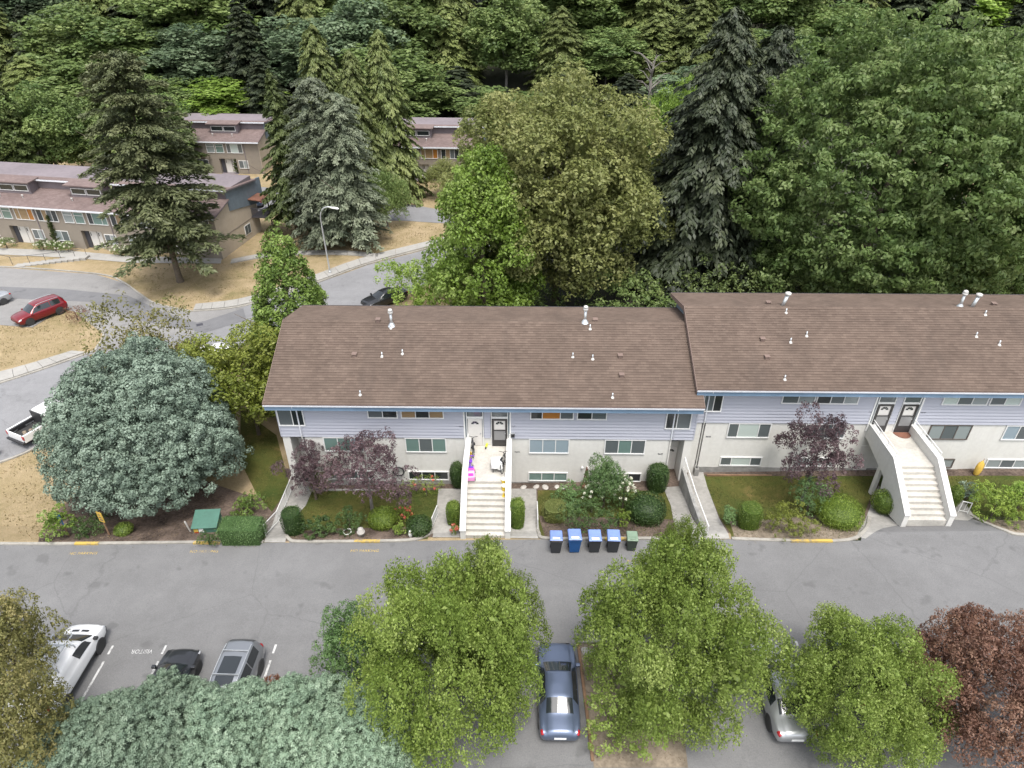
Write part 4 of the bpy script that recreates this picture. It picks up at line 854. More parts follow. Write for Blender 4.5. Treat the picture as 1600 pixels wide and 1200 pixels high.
# things on the left landing (landing level z = 2.0)
LZ = 2.003
def onl(px, py, z=LZ): p = atZ(px, py, z); return p
def bicycle(label, loc, rz, lean, col):
    r = thing('bicycle', label, 'bicycle', loc, rz, None); r.rotation_euler = (lean, 0, rz)
    for x in (-.5, .5):
        n = 20; m = MB(); R_ = .32; pts = [(x+R_*math.cos(2*math.pi*k/n), 0, .33+R_*math.sin(2*math.pi*k/n)) for k in range(n+1)]; wv = m.tube(pts, .026, 6, False).build('wheel', M['rubber'], r)
        sp = MB(); [sp.tube([(x, 0, .33), (x+.3*math.cos(k*math.pi/4), 0, .33+.3*math.sin(k*math.pi/4))], .006, 4) for k in range(8)]; sp.build('spokes', M['metal'], wv)
    f = MB()
    for a, b in (((-.5, .33), (-.05, .3)), ((-.05, .3), (-.2, .78)), ((-.2, .72), (.36, .76)), ((-.05, .3), (.38, .68)), ((-.5, .33), (-.2, .72)), ((.5, .33), (.34, .92))): f.tube([(a[0], 0, a[1]), (b[0], 0, b[1])], .026, 6)
    f.build('frame', col, r); MB().tube([(.36, -.28, .98), (.34, 0, .92), (.36, .28, .98)], .018, 6).build('handlebar', M['black'], r)
    MB().prism([(-.36, .80), (-.06, .79), (-.06, .83), (-.34, .87)], 'y', -.07, .07).build('saddle', M['black'], r); MB().tube([(-.05, -.12, .2), (-.05, .12, .4)], .02, 6).build('pedals', M['black'], r)
bicycle('dark bicycle leaning by the white door on the landing', onl(737, 706), R(100), .18, M['number'])
bicycle('dark bicycle leaning on the parapet behind the white cloth table', onl(789, 730), R(78), -.2, M['black'])
pk_pink = plain('toy_pink', (.75, .05, .33), .35); pk_pale = plain('toy_pale_pink', (.80, .30, .60), .4); pk_pur = plain('toy_purple', (.16, .05, .42), .4); tyel = plain('toy_yellow', (.60, .42, .03), .5); tlime = plain('lime_plastic', (.50, .55, .03), .5)
t = thing('toy_car', 'pink ride-on toy car on the stair landing', 'toy', onl(736, 745), R(94)); t.scale = (1.12, 1.12, 1.12)
MB().prism([(-.45, .08), (.45, .08), (.5, .22), (.42, .34), (.1, .38), (-.1, .26), (-.3, .26), (-.42, .42), (-.48, .38)], 'y', -.2, .2).build('body', pk_pale, t, bevel=.03)
MB().box(-.34, -.05, -.13, .13, .26, .30).build('seat', pk_pink, t); MB().tube([(.1, -.2, .36), (.02, -.17, .55), (.02, .17, .55), (.1, .2, .36)], .025, 6).build('windscreen_frame', pk_pink, t); MB().box(.14, .44, -.15, .15, .352, .40).build('bonnet', pk_pur, t, bevel=.02)
for x in (-.3, .32):
    for y in (-.2, .2): MB().tube([(x, y-.04, .1), (x, y+.04, .1)], .1, 10).build('wheel', M['black'], t)
t = thing('tricycle', 'purple child tricycle behind the pink toy car', 'toy', onl(735.5, 726), R(85))
MB().tube([(-.25, 0, .12), (0, 0, .3), (.2, 0, .3), (.25, 0, .5)], .05, 6).build('frame', pk_pur, t); MB().box(-.2, .02, -.12, .12, .3, .37).build('seat', pk_pur, t, bevel=.03); MB().tube([(.25, -.2, .52), (.25, .2, .52)], .03, 6).build('handlebar', pk_pur, t)
for x, y, r_ in ((.28, 0, .14), (-.25, -.17, .1), (-.25, .17, .1)): MB().tube([(x, y-.03, r_), (x, y+.03, r_)], r_, 10).build('wheel', M['black'], t)
t = thing('storage_tub', 'orange-yellow tub between the bicycle and the purple tricycle', 'tub', onl(733.5, 715)); MB().lathe([(.13, 0), (.17, .35), (.18, .36), (.15, .34), (.12, .05)], n=10).build('bucket', tyel, t); MB().tube([(-.17, 0, .33), (0, 0, .5), (.17, 0, .33)], .012, 5).build('handle', M['black'], t)
t = thing('kick_scooter', 'lime yellow kick scooter leaning between the two landing doors', 'scooter', onl(761, 696), R(80))
MB().box(-.35, .25, -.06, .06, .1, .14).build('deck', tlime, t); MB().tube([(.28, 0, .1), (.2, 0, .85)], .03, 6).build('stem', tlime, t); MB().tube([(.2, -.2, .86), (.2, .2, .86)], .025, 6).build('handlebar', M['black'], t)
for x in (.3, -.36): MB().tube([(x, -.03, .09), (x, .03, .09)], .09, 10).build('wheel', M['black'], t)
t = thing('small_table', 'small table under a white cloth on the landing', 'table', onl(776, 733), .1)
for x in (-.24, .24):
    for y in (-.3, .3): MB().box(x-.02, x+.02, y-.02, y+.02, 0, .6).build('leg', M['black'], t)
MB().box(-.3, .3, -.38, .38, .6, .63).build('top', M['white'], t)
cl = MB(); nn = 28; ring = []
for k in range(nn):
    a = 2*math.pi*k/nn; c, s = math.cos(a), math.sin(a); q = 1/max(abs(c)/.32, abs(s)/.40); ring.append((c*q, s*q))
vs_ = [(x, y, .638) for x, y in ring]+[(x*1.06+.02*math.sin(k*2.2), y*1.06+.02*math.cos(k*1.7), .40-.16*max(0, math.sin(k*.9))**2) for k, (x, y) in enumerate(ring)]
o = cl.add(vs_, [tuple(range(nn))]+[(k, nn+k, nn+(k+1) % nn, (k+1) % nn) for k in range(nn)]).build('tablecloth', M['white']); o.location = t.location; o.rotation_euler = t.rotation_euler; tag(o, 'white cloth hanging over the small landing table', 'tablecloth')
def pot(label, p, r, hh, mat, top=None, extra=None):
    t = thing('bucket', label, 'bucket', p); MB().lathe([(r*.8, 0), (r, hh), (r*1.08, hh+.01), (r*1.08, hh-.04), (r*.95, hh-.04)], n=14).build('pail', mat, t, False)
    if top: MB().lathe([(r*1.05, hh), (r*1.1, hh+.03), (r*.9, hh+.06), (.02, hh+.07)], n=14).build('lid', top, t)
    return t
def stepz(i): return .2*(i+1)
pot('white-lidded yellow pail on the upper stair step', (-.93, 31.25, 1.803), .17, .34, tyel, M['cap']); pot('white-lidded yellow pail on the stair step below the other pail', (-.90, 30.88, 1.603), .17, .34, tyel, M['cap'])
t = thing('traffic_cone', 'small yellow cone standing under the pails on the stairs', 'cone', (-.92, 30.55, 1.403)); MB().lathe([(.11, 0), (.11, .02), (.08, .03), (.02, .3)], n=10).build('cone', tyel, t)
def mailbox(p):
    t = thing('mailbox', 'dark letter box on the wall beside the dark storm door', 'letter box', p); MB().box(-.12, .12, -.1, 0, 0, .32).build('box', M['black'], t, bevel=.02); MB().box(-.13, .13, -.12, 0, .3, .33).build('lid', M['metal'], t)
mailbox((-2.05+1.62, 34.63, 2.75))
# garden oddments
t = thing('garden_trellis', 'rusty brown A-shaped wooden stake frame against the cream wall', 'trellis', G(915, 762))
for a, b in (((-.25, 0, 0), (0, .1, 1.7)), ((.25, 0, 0), (0, .1, 1.7)), ((-.12, .03, .8), (.12, .03, .8)), ((0, 0, 0), (0, .1, 1.6))): MB().tube([a, b], .045, 6).build('stake', M['rust'], t)
MB().box(-.28, .28, -.18, .2, 0, .25).build('planter', M['rust'], t)
t = thing('garden_bag', 'mustard yellow covered bundle leaning on the cream wall', 'bundle', G(1524, 742), 0)
MB().lathe([(.2, 0), (.28, .1), (.34, .45), (.36, .8), (.28, 1.15), (.1, 1.32), (.04, 1.42)], n=9).build('cover', M['yellow'], t, True); MB().tube([(.02, 0, 1.35), (.06, .05, 1.6)], .03, 6).build('handle', M['timber'], t); t.scale = (.7, .5, .8); t.rotation_euler = (-.12, .16, 0)
t = thing('garden_light', 'pair of small white wall lamps above the brown stake frame', 'wall lamp', (atY(914, 729, 34.66)))
for x in (-.17, .17): MB().lathe([(.03, .05), (.07, 0), (.09, -.05), (.02, -.06)], (x, -.06, 0), 8).build('shade', M['white'], t)
def stones(pts, r, z=.0):
    for i, (px, py) in enumerate(pts):
        g = G(px, py); rg = random.Random(px); s = r*rg.uniform(.7, 1.2)
        o = MB().lathe([(.2, -.1), (.9, .0), (1, .3), (.7, .6), (.2, .7)], n=8).build('rock', M['stone'], bevel=.02); o.location = g; o.scale = (s*1.3, s*.9, s*.7); o.rotation_euler = (0, .1, rg.random()*3)
        tag(o, 'pale rounded rock edging the bed below the cream wall', 'rock', 'edging rocks under the wall')
stones([(818, 762), (838, 761), (852, 762), (870, 761), (881, 762)], .22)
def ornament(label, px, py, prof, mat, s=1.0):
    t = thing('garden_ornament', label, 'ornament', G(px, py)); MB().lathe(prof, n=12).build('figure', mat, t, True); t.scale = (s, s, s); return t
ornament('grey stone lantern stump in the front bed', 565, 838, [(.2, 0), (.2, .3), (.24, .33), (.24, .4), (.16, .42), (.17, .62), (.05, .68)], M['stone'])
t = ornament('white bird ornament by the kerb', 642, 839, [(.12, 0), (.1, .1), (.17, .25), (.18, .4), (.1, .52), (.11, .62), (.02, .7)], M['white'], .8); MB().tube([(0, -.08, .58), (0, -.2, .55)], [.03, .005], 6).build('beak', M['yellow'], t)
n = 20; o = MB().tube([(.24*math.cos(2*math.pi*k/n), .24*math.sin(2*math.pi*k/n), .03) for k in range(n+1)], .03, 6, False).build('hoop', M['white']); o.location = G(543, 833); o.location.z += .1; tag(o, 'white ring lying in the planted bed by the kerb', 'hoop')
t = thing('garden_hose', 'dark coiled hose reel on the cream wall behind the purple plum', 'hose', (atY(623, 736, 34.64)))
MB().tube([(.36*math.cos(2*math.pi*k/n), -.06, .36*math.sin(2*math.pi*k/n)) for k in range(n+1)], .05, 6, False).build('coil', M['black'], t); MB().box(-.08, .08, -.05, 0, -.1, .1).build('bracket', M['metal'], t)
t = thing('plant_stake_frame', 'white tube frame standing in the vegetable garden', 'garden frame', G(895, 802)); MB().tube([(0, 0, 0), (0, 0, 1.2)], .025, 6).build('pole', M['white'], t); MB().tube([(0, 0, .75), (-.65, 0, .75)], .02, 6).build('cross_bar', M['white'], t)
t = thing('lawn_edging', 'low concrete edging strip between lawn and the left planted bed', 'edging', (0, 0, 0))
a, b = G(478, 767), G(686, 767); MB().box(a[0], b[0], a[1]-.06, a[1]+.06, -2, zt(a[0], a[1])+.16).build('edging', M['ret_wall'], t)
t = thing('lawn_edging', 'low timber edging strip in front of the wall of the streaked-roof block', 'edging', (0, 0, 0))
a, b = G(1104, 744), G(1360, 744); MB().box(a[0], b[0], a[1]-.05, a[1]+.05, -2, zt(a[0], a[1])+.15).build('edging', M['timber'], t)
g = G(312, 508); t = thing('drain_cover', 'square iron drain cover set in the tarmac of the car park entrance', 'drain cover', (g[0], g[1], g[2]+.026), .5); MB().box(-.9, .9, -.6, .6, 0, .012).build('surround', M['lot_dark'], t); MB().box(-.3, .3, -.25, .25, .012, .025).build('grate', M['number'], t)
# wire fence by the far lawn steps
fp = [gp(-20, 405), gp(20, 414), (gp(47, 412)), gp(72, 409), gp(96, 406), gp(118, 403), gp(136, 401)]
t = thing('handrail_fence', 'thin dark handrail beside the lawn steps of the taupe row', 'railing', fp[0]); o0 = Vector(fp[0])
MB().tube([Vector(p)-o0+Vector((0, 0, .95)) for p in fp], .025, 5).build('top_rail', M['number'], t)
for p in fp: MB().tube([Vector(p)-o0, Vector(p)-o0+Vector((0, 0, .97))], .025, 5).build('post', M['number'], t)
st = tag(thing('lawn_steps', None, None), kind='structure')
for i in range(12):
    a = G(30+i*9.5, 414-i*1.0); b = G(30+i*9.5+10, 414-i*1.0+1)
    MB().box(-.33, .33, -.5, .5, -.3, .05+.02*i).build('step', M['walk'], st).location = (a[0], a[1]-.2, zt(a[0], a[1]))
# ---------------------------------------------------------------- vegetation
rng = np.random.default_rng(11)
def unit(v): return v/np.maximum(np.linalg.norm(v, axis=-1, keepdims=True), 1e-9)
def fib(n, r, jit=.5):
    i = np.arange(n)+.5; ph = np.arccos(1-2*i/n); th = np.pi*(1+5**.5)*i
    d = np.stack([np.cos(th)*np.sin(ph), np.sin(th)*np.sin(ph), np.cos(ph)], -1); return unit(d+r.normal(size=d.shape)*jit/max(1, n**.5))
def leaf_mesh(name, C, Nn, size, asp, tint, r, along=None, fold=.12):
    n = len(C); Nn = unit(Nn)
    T = unit(along) if along is not None else unit(np.cross(Nn, r.normal(size=(n, 3))))
    B = unit(np.cross(Nn, T)); s = (size if hasattr(size, '__len__') else np.full(n, size))*r.uniform(.7, 1.25, n); s = s[:, None]
    V = np.empty((n, 4, 3)); lift = Nn*s*fold
    V[:, 0] = C-T*s*.5; V[:, 1] = C+B*s*asp*.5+lift; V[:, 2] = C+T*s*.5; V[:, 3] = C-B*s*asp*.5+lift
    me = bpy.data.meshes.new(name); me.vertices.add(4*n); me.vertices.foreach_set('co', V.ravel().astype(np.float32))
    me.loops.add(4*n); me.loops.foreach_set('vertex_index', np.arange(4*n, dtype=np.int32)); me.polygons.add(n); me.polygons.foreach_set('loop_start', np.arange(0, 4*n, 4, dtype=np.int32))
    me.update(calc_edges=True); a = me.attributes.new('tint', 'FLOAT', 'FACE'); a.data.foreach_set('value', np.clip(tint, 0, 1).astype(np.float32)); return me
def spread(tc, tr, out, n, r, up=.5, outb=.6, shell=.35):
    """n leaf points in each tuft: positions, normals, tuft index"""
    k = len(tc); idx = np.repeat(np.arange(k), n); d = unit(r.normal(size=(k*n, 3))+out[idx]*outb+np.array([0, 0, up]))
    C = tc[idx]+d*(tr[idx]*r.uniform(0, 1, k*n)**shell)[:, None]; Nn = d*.7+r.normal(size=d.shape)*.45+np.array([0, 0, .45]); return C, Nn, idx, d
LOBES = []
def core_mesh(r, shift, k, zmin=-99, cap=.5, vol=0):
    """the leaf mass inside the lobes: bigger overlapping leaves, same colours"""
    c, lr, sq = LOBES; keep = c[:, 2]+shift > zmin; c, lr = c[keep], lr[keep]; n = len(c); idx = np.repeat(np.arange(n), 40 if n < 700 else 7)
    d = unit(r.normal(size=(len(idx), 3))); C = c[idx]+d*(lr[idx]*k*r.random(len(idx))**.4)[:, None]*np.array([1, 1, sq]); C[:, 2] += shift
    sz = np.minimum(lr[idx]*.6, cap)
    if vol:
        e = np.abs(c).max(0)*.66; q = unit(r.normal(size=(vol, 3)))*(r.random((vol, 1))**.33); q = q*e; q[:, 2] = np.abs(q[:, 2]); q[:, 2] += shift-.8; C = np.concatenate([C, q]); d = np.concatenate([d, q-np.array([0, 0, shift])]); sz = np.concatenate([sz, np.full(vol, cap*1.7)])
    return leaf_mesh('inner_foliage', C, d+r.normal(size=d.shape)*.4, sz, .6, r.normal(.42, .2, len(C)), r)
def lobed(r, rad, lobes, lobe_r, tufts, zlo=-.6, jit=.15, shape=None, squash=1.0, inner=.12, fill=0):
    """tuft centres on a cluster of lobes filling an ellipsoid; returns centres, outward directions, lobe ids"""
    rad = np.array(rad); d = fib(lobes, r, 1.4); d = d[d[:, 2] > zlo]; c = d*rad*(1-lobe_r*.75)*r.uniform(1-jit*2, 1+jit, (len(d), 1))
    if fill: c = np.concatenate([c, (lambda q: q[q[:, 2] > zlo*rad[2]])(unit(r.normal(size=(fill*2, 3)))*rad*(1-lobe_r)*r.uniform(.45, .85, (fill*2, 1)))[:fill]])
    if shape is not None: c = shape(c)
    lr = lobe_r*rad.mean()*r.uniform(.7, 1.3, len(c)); C = []; O = []; I = []; LOBES[:] = [c, lr, squash]
    for i in range(len(c)):
        q = fib(tufts, r, 1.2); q = q[(q[:, 2] > -.45)]; p = c[i]+q*lr[i]*np.array([1, 1, squash])
        w = np.linalg.norm((p[:, None]-c[None])/np.array([1, 1, squash]), axis=2); inside = ((w < lr[None]*.82).sum(1)-(w[:, i] < lr[i]*.82)) > 0
        keep = ~inside | (r.random(len(p)) < inner); C.append(p[keep]); O.append(q[keep]); I.append(np.full(keep.sum(), i))
    return np.concatenate(C), np.concatenate(O), np.concatenate(I)
def tufted(name, r, tc, out, lid, tr, n, size, asp, up=.5, outb=.6, needle=False, droop=0.0, shell=.35, tintv=.25):
    trr = tr*r.uniform(.7, 1.3, len(tc)); C, Nn, idx, d = spread(tc, trr, out, n, r, up, outb, shell)
    lt = r.normal(.5, .16, lid.max()+1)[lid]; tt = lt+r.normal(0, .13, len(tc)); tint = tt[idx]+r.normal(0, tintv*.5, len(C))
    along = None
    if needle: along = d+r.normal(size=d.shape)*.35; Nn = np.cross(along, r.normal(size=d.shape))
    if droop:
        t = r.random(len(C)); C = C+np.array([0, 0, -1])*(t*droop)[:, None]+r.normal(size=C.shape)*.05; along = np.array([0, 0, -1.])+r.normal(size=d.shape)*.55; Nn = d+r.normal(size=d.shape)*.5
    return leaf_mesh(name, C, Nn, size, asp, tint, r, along)
def conifer_mesh(name, r, h, rb, z0, nb, ns, size, asp, power=.9, droop=.28, ragged=.25, sweep=.35, top=.2, tintv=.25):
    """branches in whorls; each carries a flat spray of short needle blades hanging from it"""
    u = np.sort(r.random(nb)**.8); z = z0+(h-z0)*u; L = (rb*(1-u)**power+top)*r.uniform(1-ragged, 1+ragged*.5, nb); a = r.random(nb)*2*np.pi
    bd = np.stack([np.cos(a), np.sin(a)], -1); idx = np.repeat(np.arange(nb), ns); t = r.random(nb*ns)**.65
    side = np.stack([-bd[:, 1], bd[:, 0]], -1); wd = (L*.30)[idx]*(1-t*.75)*r.normal(0, .55, nb*ns); rad = L[idx]*t
    C = np.empty((nb*ns, 3)); C[:, :2] = bd[idx]*rad[:, None]+side[idx]*wd[:, None]
    C[:, 2] = z[idx]-droop*L[idx]*t**1.6+.06*L[idx]*np.sin(t*3)-np.abs(wd)*.25+r.normal(0, .06*rb*.3, nb*ns)
    al = np.concatenate([bd[idx]*.8+side[idx]*np.sign(wd)[:, None]*.5, np.full((nb*ns, 1), -sweep)], 1)+r.normal(size=(nb*ns, 3))*.25
    Nn = np.concatenate([bd[idx]*.35, np.ones((nb*ns, 1))], 1)+r.normal(size=(nb*ns, 3))*.35
    tint = r.normal(.5, .2, nb)[idx]+r.normal(0, tintv*.6, nb*ns)+.12*(t-.5); return leaf_mesh(name, C, Nn, size*(.6+.6*(1-u[idx])), asp, tint, r, al)
def trunk_mesh(name, h, r0, limbs=5, spread_=.4, z0=.35, seed=1, lean=0.0):
    rg = random.Random(seed); m = MB(); pts = [(lean*h*t*t+rg.uniform(-.02, .02)*h*t, rg.uniform(-.02, .02)*h*t, h*t) for t in (0, .02, .15, .35, .6, .85, 1)]
    m.tube([(pts[0][0], pts[0][1], -.4)]+pts, [r0*1.5, r0*1.45, r0*1.15, r0, r0*.85, r0*.6, r0*.35, r0*.1], 9)
    for k in range(limbs):
        t = z0+(.9-z0)*k/max(1, limbs-1); a = rg.random()*6.28+k*2.4; b = Vector((lean*h*t*t, 0, h*t)); L = spread_*h*(1.15-t)*rg.uniform(.7, 1.2)
        e = b+Vector((math.cos(a)*L, math.sin(a)*L, L*rg.uniform(.35, .8))); md = b.lerp(e, .5)+Vector((0, 0, L*.06)); m.tube([b, md, e], [r0*.45*(1.1-t), r0*.3*(1.1-t), r0*.06], 6)
    me = bpy.data.meshes.new(name); me.from_pydata(m.v, [], m.f); me.shade_smooth(); me.update(); return me
LM = {}
LM['juniper'] = leaf_mat('leaf_juniper', (0.11, 0.155, 0.115), (0.175, 0.235, 0.175), (0.27, 0.345, 0.27), 0.12); LM['juniper2'] = leaf_mat('leaf_juniper_green', (0.12, 0.18, 0.12), (0.19, 0.265, 0.18), (0.29, 0.37, 0.265), 0.12)
LM['birch'] = leaf_mat('leaf_weeping', (0.12, 0.18, 0.03), (0.21, 0.285, 0.058), (0.33, 0.4, 0.12), 0.4); LM['maple'] = leaf_mat('leaf_maple', (0.09, 0.155, 0.04), (0.165, 0.245, 0.07), (0.265, 0.335, 0.125), 0.38)
LM['chestnut'] = leaf_mat('leaf_chestnut', (0.115, 0.14, 0.038), (0.19, 0.21, 0.064), (0.28, 0.285, 0.11), 0.36); LM['bright'] = leaf_mat('leaf_bright', (0.115, 0.19, 0.025), (0.22, 0.335, 0.05), (0.37, 0.48, 0.14), 0.4)
LM['spruce'] = leaf_mat('leaf_spruce', (0.024, 0.034, 0.018), (0.042, 0.056, 0.028), (0.075, 0.09, 0.045), 0.14); LM['fir'] = leaf_mat('leaf_fir', (0.055, 0.08, 0.024), (0.1, 0.135, 0.04), (0.155, 0.19, 0.065), 0.2)
LM['grey_spruce'] = leaf_mat('leaf_grey_spruce', (0.1, 0.125, 0.08), (0.155, 0.18, 0.115), (0.22, 0.245, 0.17), 0.18); LM['pine'] = leaf_mat('leaf_pine', (0.075, 0.095, 0.04), (0.125, 0.145, 0.065), (0.18, 0.195, 0.095), 0.18)
LM['cedar'] = leaf_mat('leaf_cedar', (0.08, 0.11, 0.03), (0.14, 0.175, 0.05), (0.21, 0.24, 0.085), 0.25); LM['wood'] = leaf_mat('leaf_wood', (0.08, 0.13, 0.035), (0.145, 0.205, 0.06), (0.24, 0.3, 0.105), 0.35)
LM['wood_blue'] = leaf_mat('leaf_wood_blue', (0.075, 0.12, 0.062), (0.125, 0.18, 0.092), (0.2, 0.255, 0.145), 0.32); LM['thuja'] = leaf_mat('leaf_thuja', (0.07, 0.12, 0.02), (0.13, 0.2, 0.035), (0.22, 0.3, 0.07), 0.2)
LM['yellow'] = leaf_mat('leaf_yellow_green', (0.105, 0.14, 0.018), (0.185, 0.22, 0.032), (0.28, 0.31, 0.065), 0.32); LM['bronze'] = leaf_mat('leaf_bronze', (0.105, 0.105, 0.03), (0.175, 0.17, 0.055), (0.26, 0.225, 0.09), 0.3)
LM['purple'] = leaf_mat('leaf_purple', (0.042, 0.025, 0.03), (0.08, 0.048, 0.054), (0.13, 0.085, 0.088), 0.2); LM['red'] = leaf_mat('leaf_red', (0.13, 0.065, 0.045), (0.21, 0.11, 0.075), (0.3, 0.18, 0.12), 0.28)
LM['shrub'] = leaf_mat('leaf_shrub', (.02, .045, .01), (.045, .085, .018), (.085, .135, .035), .15); LM['lime'] = leaf_mat('leaf_lime', (0.085, 0.135, 0.015), (0.165, 0.235, 0.03), (0.26, 0.34, 0.06), 0.22); LM['box'] = leaf_mat('leaf_box', (.06, .105, .012), (.115, .17, .022), (.19, .24, .05), .15)
LM['hedge'] = leaf_mat('leaf_hedge', (.055, .11, .03), (.10, .175, .055), (.16, .25, .09), .12); LM['white_fl'] = leaf_mat('flower_white', (.55, .56, .40), (.70, .70, .55), (.80, .80, .72), .2); LM['pink_fl'] = leaf_mat('flower_red', (.5, .03, .02), (.6, .12, .08), (.7, .3, .2), .2)
LM['dead'] = leaf_mat('leaf_dead', (.10, .04, .02), (.16, .07, .04), (.22, .11, .06), .1)
GEN = {}
def clumped(r, tc, d, r0, r1, n_, leaf, asp, sq=.85, up=.5, shift=0.0):
    """rounded sprays of leaves, each shaded as its own small mass"""
    tr_ = r.uniform(r0, r1, len(tc)); idx = np.repeat(np.arange(len(tc)), n_); q = unit(r.normal(size=(len(idx), 3))+d[idx]*.8+np.array([0, 0, up])); C = tc[idx]+q*(tr_[idx]*r.uniform(.65, 1.12, len(idx)))[:, None]*np.array([1, 1, sq])
    tn = .5+.14*np.sin(tc[:, 0]*.9+tc[:, 2])+r.normal(0, .15, len(tc)); LOBES[:] = [tc-np.array([0, 0, shift]), tr_*.85, sq]
    return leaf_mesh('crown', C, q+r.normal(size=q.shape)*.45, leaf, asp, tn[idx]+r.normal(0, .13, len(idx)), r)
def R_(k): return np.random.default_rng(k)
def proto(kind, seed):
    """unit crown meshes: height 1 from the ground, crown radius about 1 (scaled per tree)"""
    key = (kind, seed)
    if key in GEN: return GEN[key]
    r = R_(seed*17+3)
    if kind == 'maple':
        D = []
        for n_, rf in ((1500, 1.0), (800, .88), (450, .74)):
            d = fib(n_, r, 3.2); d = d[d[:, 2] > -.93]; a = np.arctan2(d[:, 1], d[:, 0]); k = rf*(1+.07*np.sin(3*a+d[:, 2]*3)+.06*np.sin(7*a+5*d[:, 2])+.05*np.sin(10*d[:, 2]+2*np.sin(3*a))+r.normal(0, .035, len(d))); D.append(d*k[:, None])
        d = np.concatenate(D); me = clumped(r, d*np.array([10.3, 10.3, 10.2])+np.array([0, 0, 10.4]), unit(d), .5, .95, 44, .34, .5, .6, .6, 10.4); S = (10.5, 21)
    elif kind == 'chestnut': tc, o, l = lobed(r, (10, 10, 8.8), 150, .16, 40, -.9, .16, None, .9, .12, 50); tc[:, 2] += 10.2; me = tufted('crown', r, tc, o, l, .62, 23, .35, .5, .5, .5); S = (10, 19.5)
    elif kind == 'wood': tc, o, l = lobed(r, (5.5, 5.5, 8.2), 60, .22, 26, -.9, .25); tc[:, 2] += 10.4; me = tufted('crown', r, tc, o, l, .75, 15, .55, .6, .5, .5); S = (5.5, 19)
    elif kind == 'birch':
        tc, o, l = lobed(r, (4.0, 4.0, 4.5), 64, .21, 50, -.85, .24, None, .85); tc[:, 2] += 4.9; me = tufted('crown', r, tc, o, l, .25, 48, .128, .55, .2, .5, False, .8); S = (4.1, 9.6)
    elif kind == 'bright':
        def sh(c): c[:, :2] *= (1.25-.75*((c[:, 2:]+7)/14)); return c
        tc, o, l = lobed(r, (4.6, 4.6, 7.2), 60, .2, 46, -.95, .15, sh); tc[:, 2] += 7.6; me = tufted('crown', r, tc, o, l, .5, 22, .27, .6, .35, .6); S = (4.6, 15)
    elif kind == 'juniper':                      # a broad dome of rounded sprays, tier over tier
        D = []; 
        for n_, rf in ((1150, 1.0), (700, .87), (420, .74)):
            d = fib(int(n_*1.9), r, 3.0); d = d[d[:, 2] > -.16][:]; a = np.arctan2(d[:, 1], d[:, 0])
            k = rf*(1+.06*np.sin(3*a+seed)+.05*np.sin(5*a+2*seed+d[:, 2]*5)+.045*np.sin(11*d[:, 2]+2*np.sin(2*a+seed))+r.normal(0, .03, len(d))); D.append(d*k[:, None])
        d = np.concatenate(D); tc = d*np.array([6.1, 5.7, 7.2])+np.array([0, 0, 3.4]); k_ = tc[:, 2] > 2.0; tc, d = tc[k_], unit(d[k_]); tr_ = r.uniform(.30, .52, len(tc)); n_ = 58; idx = np.repeat(np.arange(len(tc)), n_)
        q = unit(r.normal(size=(len(idx), 3))+d[idx]*.9+np.array([0, 0, .5])); C = tc[idx]+q*(tr_[idx]*r.uniform(.72, 1.08, len(idx)))[:, None]*np.array([1, 1, .85])
        tn = .5+.14*np.sin(tc[:, 0]*1.1+tc[:, 2])+r.normal(0, .15, len(tc)); me = leaf_mesh('crown', C, q+r.normal(size=q.shape)*.38, .15, .75, tn[idx]+r.normal(0, .12, len(idx)), r); S = (6.2, 10.7)
        LOBES[:] = [tc-np.array([0, 0, 3.3]), tr_*.8, .85]
    elif kind == 'spruce': me = conifer_mesh('crown', r, 30, 6.0, .8, 440, 125, .62, .34, .6, .5, .35, 1.1, .5); S = (6, 30)
    elif kind == 'fir': me = conifer_mesh('crown', r, 26, 4.8, 2.5, 320, 70, .75, .36, .85, .32, .35, .6, .3); S = (4.8, 26)
    elif kind == 'cedar': me = conifer_mesh('crown', r, 28, 5.2, 1.5, 420, 90, .7, .34, .65, .55, .3, 1.2, .5); S = (5.2, 28)
    elif kind == 'grey_spruce': me = conifer_mesh('crown', r, 19, 3.8, 1.2, 460, 100, .42, .36, .45, .22, .3, .4, 1.0); S = (4, 19)
    elif kind == 'thuja':
        n_ = 1000; z = 13.6*(1-np.sqrt(r.random(n_)))**.9; a = r.random(n_)*6.283; k = (3.5*(1-z/14)**.85+.1)*(1+.10*np.sin(4*a+z)+r.normal(0, .07, n_)); d = np.stack([np.cos(a), np.sin(a), np.full(n_, .35)], -1)
        me = clumped(r, np.stack([np.cos(a)*k, np.sin(a)*k, z+.3], -1), unit(d), .28, .5, 34, .24, .45, 1.2, .9, 6.9); S = (3.7, 14)
    elif kind == 'pine':
        q = conifer_mesh('crown', r, 21, 5.0, 3.0, 300, 190, .50, .36, .5, .05, .4, .1, 1.2); me = q; S = (5, 21)
    elif kind == 'willow': tc, o, l = lobed(r, (3.2, 3.2, 3.0), 30, .3, 34, -.8, .25); tc[:, 2] += 4.4; me = tufted('crown', r, tc, o, l, .35, 20, .24, .45, .2, .5, False, 1.1); S = (3.2, 7.5)
    elif kind == 'small': tc, o, l = lobed(r, (3.2, 3.2, 2.8), 34, .3, 40, -.8, .25); tc[:, 2] += 3.9; me = tufted('crown', r, tc, o, l, .36, 24, .17, .55, .4, .5); S = (3.2, 6.8)
    elif kind == 'open': tc, o, l = lobed(r, (3.6, 3.2, 2.3), 30, .24, 26, -.6, .35); tc[:, 2] += 3.9; me = tufted('crown', r, tc, o, l, .34, 13, .19, .5, .4, .5); S = (3.6, 6.3)
    elif kind == 'plum':
